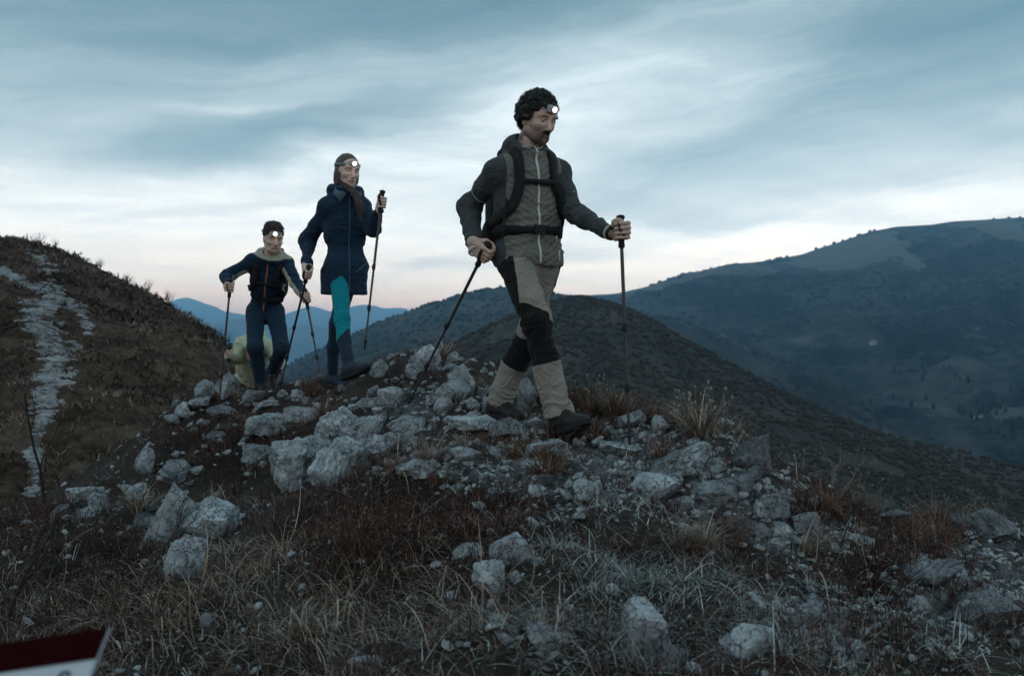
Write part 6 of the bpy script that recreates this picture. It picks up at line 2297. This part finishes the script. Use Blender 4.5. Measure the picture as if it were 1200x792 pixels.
parts = [(hv_, hq_, face_attrs(hl_)), (*inner_body(Jt, Bt), None),
         (*hand_mesh(thR, tR_top - tR_tip, Jt['wrR'], True, 1.05, .0038), None), (*hand_mesh(thL, tL_top - tL_tip, Jt['wrL'], False, 1.05, .0038), None)]
V, Q, A = mix_meshes(parts)
mk('body', V, Q, skin_mat('skin_third_hiker', (.48, .35, .29), (.03, .025, .022), (.28, .14, .12)), third, attrs=A)
TL = lambda q: tc_ + Rt @ (np.array(q) * TS)
f3 = Field(tc_ - .2, tc_ + .22, .005)
f3.ell(TL((0, -.014, .046)), np.array([.081, .102, .092]) * TS, Rt, .01)
f3.box(TL((0, .005, .095)), np.array([.058, .072, .040]) * TS, Rt, .035, .03)
f3.ell(TL((0, .075, -.030)), np.array([.078, .075, .080]) * TS, Rt, .006, 'sub')
f3.cut(TL((0, 0, -.045)), -Rt[:, 2])
V, Q = f3.mesh()
V = V + vnormals(V, Q) * (.005 * fbm(V * 60, 3, 7))[:, None]
h3 = mk('hair', V, Q, M['hair_dark'], third)
rg = np.random.default_rng(21)
N3 = vnormals(V, Q)
ii = rg.choice(np.nonzero((V - tc_) @ Rt[:, 2] > .05)[0], 500)
ms = MB()
hair_strands(ms, V[ii], N3[ii] + rg.normal(size=(500, 3)) * .4, .016, .0022, .002, 6, 3)
ms.build('hair_tips', M['hair_dark'], h3)
fj = jacket_field(Jt, Bt, .009, .06, (1.0, .95), arm=1.0, collar=.034, bulk=.88, collar_h=.06)
V, Q = fj.mesh()
loc = (V - Jt['pel']) @ Bt
bt, bi = bone_coords(V, limb_bones(Jt))
collar_a = np.clip((loc[:, 2] - (Lt + .034)) / .012 + .5, 0, 1) * (loc[:, 1] > -.06)
under = np.zeros(len(V))
N0 = vnormals(V, Q)
for sd_, i in (('R', 0), ('L', 2)):
    e = (bi == i) | (bi == i + 1)
    inn = N0 @ (Bt[:, 0] * (-1 if sd_ == 'R' else 1)) + .55 * -N0[:, 2]
    under = np.maximum(under, np.clip((inn - .55) / .12 + .5, 0, 1) * e)
side_p = np.clip((np.abs(loc[:, 0]) - .135) / .01 + .5, 0, 1) * (bi == 4) * (loc[:, 2] < .62 * Lt) * (np.abs(loc[:, 1]) < .07)
light = np.maximum(np.maximum(collar_a, under), side_p)
V = wrinkle(V, Q, limb_bones(Jt), .014, [(Jt['elR'], .12), (Jt['elL'], .12), (Jt['pel'] + Bt[:, 2] * .1, .16)], 23, 19, 1.5, True)
mj3 = cloth_mat('navy_pale_jacket', (.009, .026, .052), [('light', (.33, .34, .27))])
j3 = mk('jacket', V, Q, mj3, third, attrs={'light': light})
b3 = bvh_of(V, Q)
T = torso_pt(Jt, Bt)
pts = ray_pts(b3, Bt, [T(0, .4, z) for z in np.linspace(-.05, Lt * .98, 40)], -Bt[:, 1])
strap_on(b3, pts, .012, .003, Bt[:, 1], 50, .001).build('zip', M['zip_orange'], j3)
ft = trousers_field(Jt, Bt, .008, .083, .063, .053, .056, .92)
V, Q = ft.mesh()
lb = [(Jt['hipR'], Jt['knR']), (Jt['knR'], Jt['anR']), (Jt['hipL'], Jt['knL']), (Jt['knL'], Jt['anL']), (Jt['pel'], Jt['pel'] + Bt[:, 2] * .15)]
V = wrinkle(V, Q, lb, .007, [(Jt['knR'], .12), (Jt['knL'], .12), (Jt['anR'], .1), (Jt['anL'], .1), (Jt['hipR'], .12), (Jt['hipL'], .12)], 28, 20)
mk('trousers', V, Q, cloth_mat('navy_trousers', (.011, .030, .055)), third)
boot(third, Jt['anR'], Jt['footR'], nrm((.05, -.1, 1)), 1.0, (M['boot_black'], M['sole_black'], M['lace_dark']), .008)
boot(third, Jt['anL'], Jt['footL'], nrm((.05, -.45, .9)), 1.0, (M['boot_black'], M['sole_black'], M['lace_dark']), .008)
backpack(Jt, Bt, Lt, b3, 'dark backpack on the leaning hiker in the navy jacket with pale collar', np.array([.12, .08, .2]), .27, .60, -.18, .5)
headlamp(tc_, Rt, TS, (.012, .090, .058), 'lit headlamp on the forehead of the leaning hiker with short dark hair', M['strap_dark'], (.084, .105), 'headlamps', 'c', 0)
trekking_pole(tR_top, tR_tip, 'trekking pole held out on the left of the leaning hiker, against the grassy hill')
trekking_pole(tL_top, tL_tip, 'trekking pole of the leaning hiker, crossing beside the slanting pole of the woman')

# ---------- fourth hiker, bent low behind the third
FF = np.array([math.sin(math.radians(10)), -math.cos(math.radians(10)), 0])
Jf, Bf = joints(dict(pel=(293, 446, 9.35), nk=(298, 402, 8.86), head=(299, 414, 8.68), shR=(284, 402, 8.86), shL=(313, 405, 8.9),
                     elR=(277, 421, 8.80), wrR=(268.5, 417, 8.58), elL=(327, 428, 8.85), wrL=(326, 429, 8.62),
                     hipR=(285, 449, 9.33), hipL=(301, 449, 9.37), knR=(286, 484, 9.12), anR=(285, 524, 9.35), knL=(302, 490, 9.3), anL=(300, 524, 9.6)), FF)
Jf['footR'] = Jf['footL'] = nrm((.15, -.9, .1))
for sd_ in 'RL':
    a_ = Jf['an' + sd_]
    a_[2] = ground_z(a_[0], a_[1]) + .10
    Jf['kn' + sd_][2] = (a_[2] + Jf['hip' + sd_][2]) / 2
Lf = np.linalg.norm(Jf['nk'] - Jf['pel'])
fR_top, fR_tip = P(269, 406, 8.56), P(266, 452, 8.5)
fL_top, fL_tip = P(327.5, 421, 8.60), P(330, 470, 8.5)
for q_ in (fR_tip, fL_tip):
    q_[2] = ground_z(q_[0], q_[1]) - .01
fhR = fR_top + nrm(fR_tip - fR_top) * .08
fhL = fL_top + nrm(fL_tip - fL_top) * .07
fourth = empty('person', Jf['anR'] - np.array([0, 0, .1]), 'hiker in pale yellow-green jacket bent low behind the leaning hiker\'s legs', 'person', 'hikers')
hp_ = math.radians(35)
Rf = frame((0, -math.sin(hp_), math.cos(hp_)), (0, -math.cos(hp_), -math.sin(hp_)))
hv_, hq_, hl_ = head_field(Jf['head'], Rf, 1.0, .006)
parts = [(hv_, hq_, face_attrs(hl_)), (*inner_body(Jf, Bf), None),
         (*hand_mesh(fhR, fR_top - fR_tip, Jf['wrR'], True, 1.05, .0042), None), (*hand_mesh(fhL, fL_top - fL_tip, Jf['wrL'], False, 1.05, .0042), None)]
V, Q, A = mix_meshes(parts)
mk('body', V, Q, skin_mat('skin_fourth_hiker', (.40, .28, .23), (.03, .025, .022), (.28, .14, .12)), fourth, attrs=A)
f4 = Field(Jf['head'] - .2, Jf['head'] + .2, .008)
f4.ell(Jf['head'] + Rf @ np.array([0, -.016, .04]), (.082, .102, .09), Rf, .01)
V, Q = f4.mesh()
mk('hair', V, Q, M['hair_dark'], fourth)
fj = jacket_field(Jf, Bf, .010, .10, (1.05, 1.0), arm=1.12, collar=.03, bulk=1.0)
V, Q = fj.mesh()
V = wrinkle(V, Q, limb_bones(Jf), .009, [(Jf['elR'], .12), (Jf['shR'], .12), (Jf['pel'], .2)], 33, 18)
mk('jacket', V, Q, cloth_mat('pale_green_jacket', (.40, .45, .32)), fourth)
ft = trousers_field(Jf, Bf, .011, .09, .07, .062, .066)
V, Q = ft.mesh()
V = wrinkle(V, Q, [(Jf['hipR'], Jf['knR']), (Jf['knR'], Jf['anR']), (Jf['hipL'], Jf['knL']), (Jf['knL'], Jf['anL'])], .007, seed=38)
mk('trousers', V, Q, cloth_mat('dark_trousers', (.03, .032, .035)), fourth)
for sd_ in 'RL':
    boot(fourth, Jf['an' + sd_], Jf['footR'], (0, 0, 1), 1.0, (M['boot_black'], M['sole_black'], M['lace_dark']), .012)
trekking_pole(fR_top, fR_tip, 'short-looking trekking pole in the hand of the pale yellow-green jacket hiker, beside the crest rock')
trekking_pole(fL_top, fL_tip, 'trekking pole of the bent hiker, half hidden behind the leaning hiker\'s bent knee')
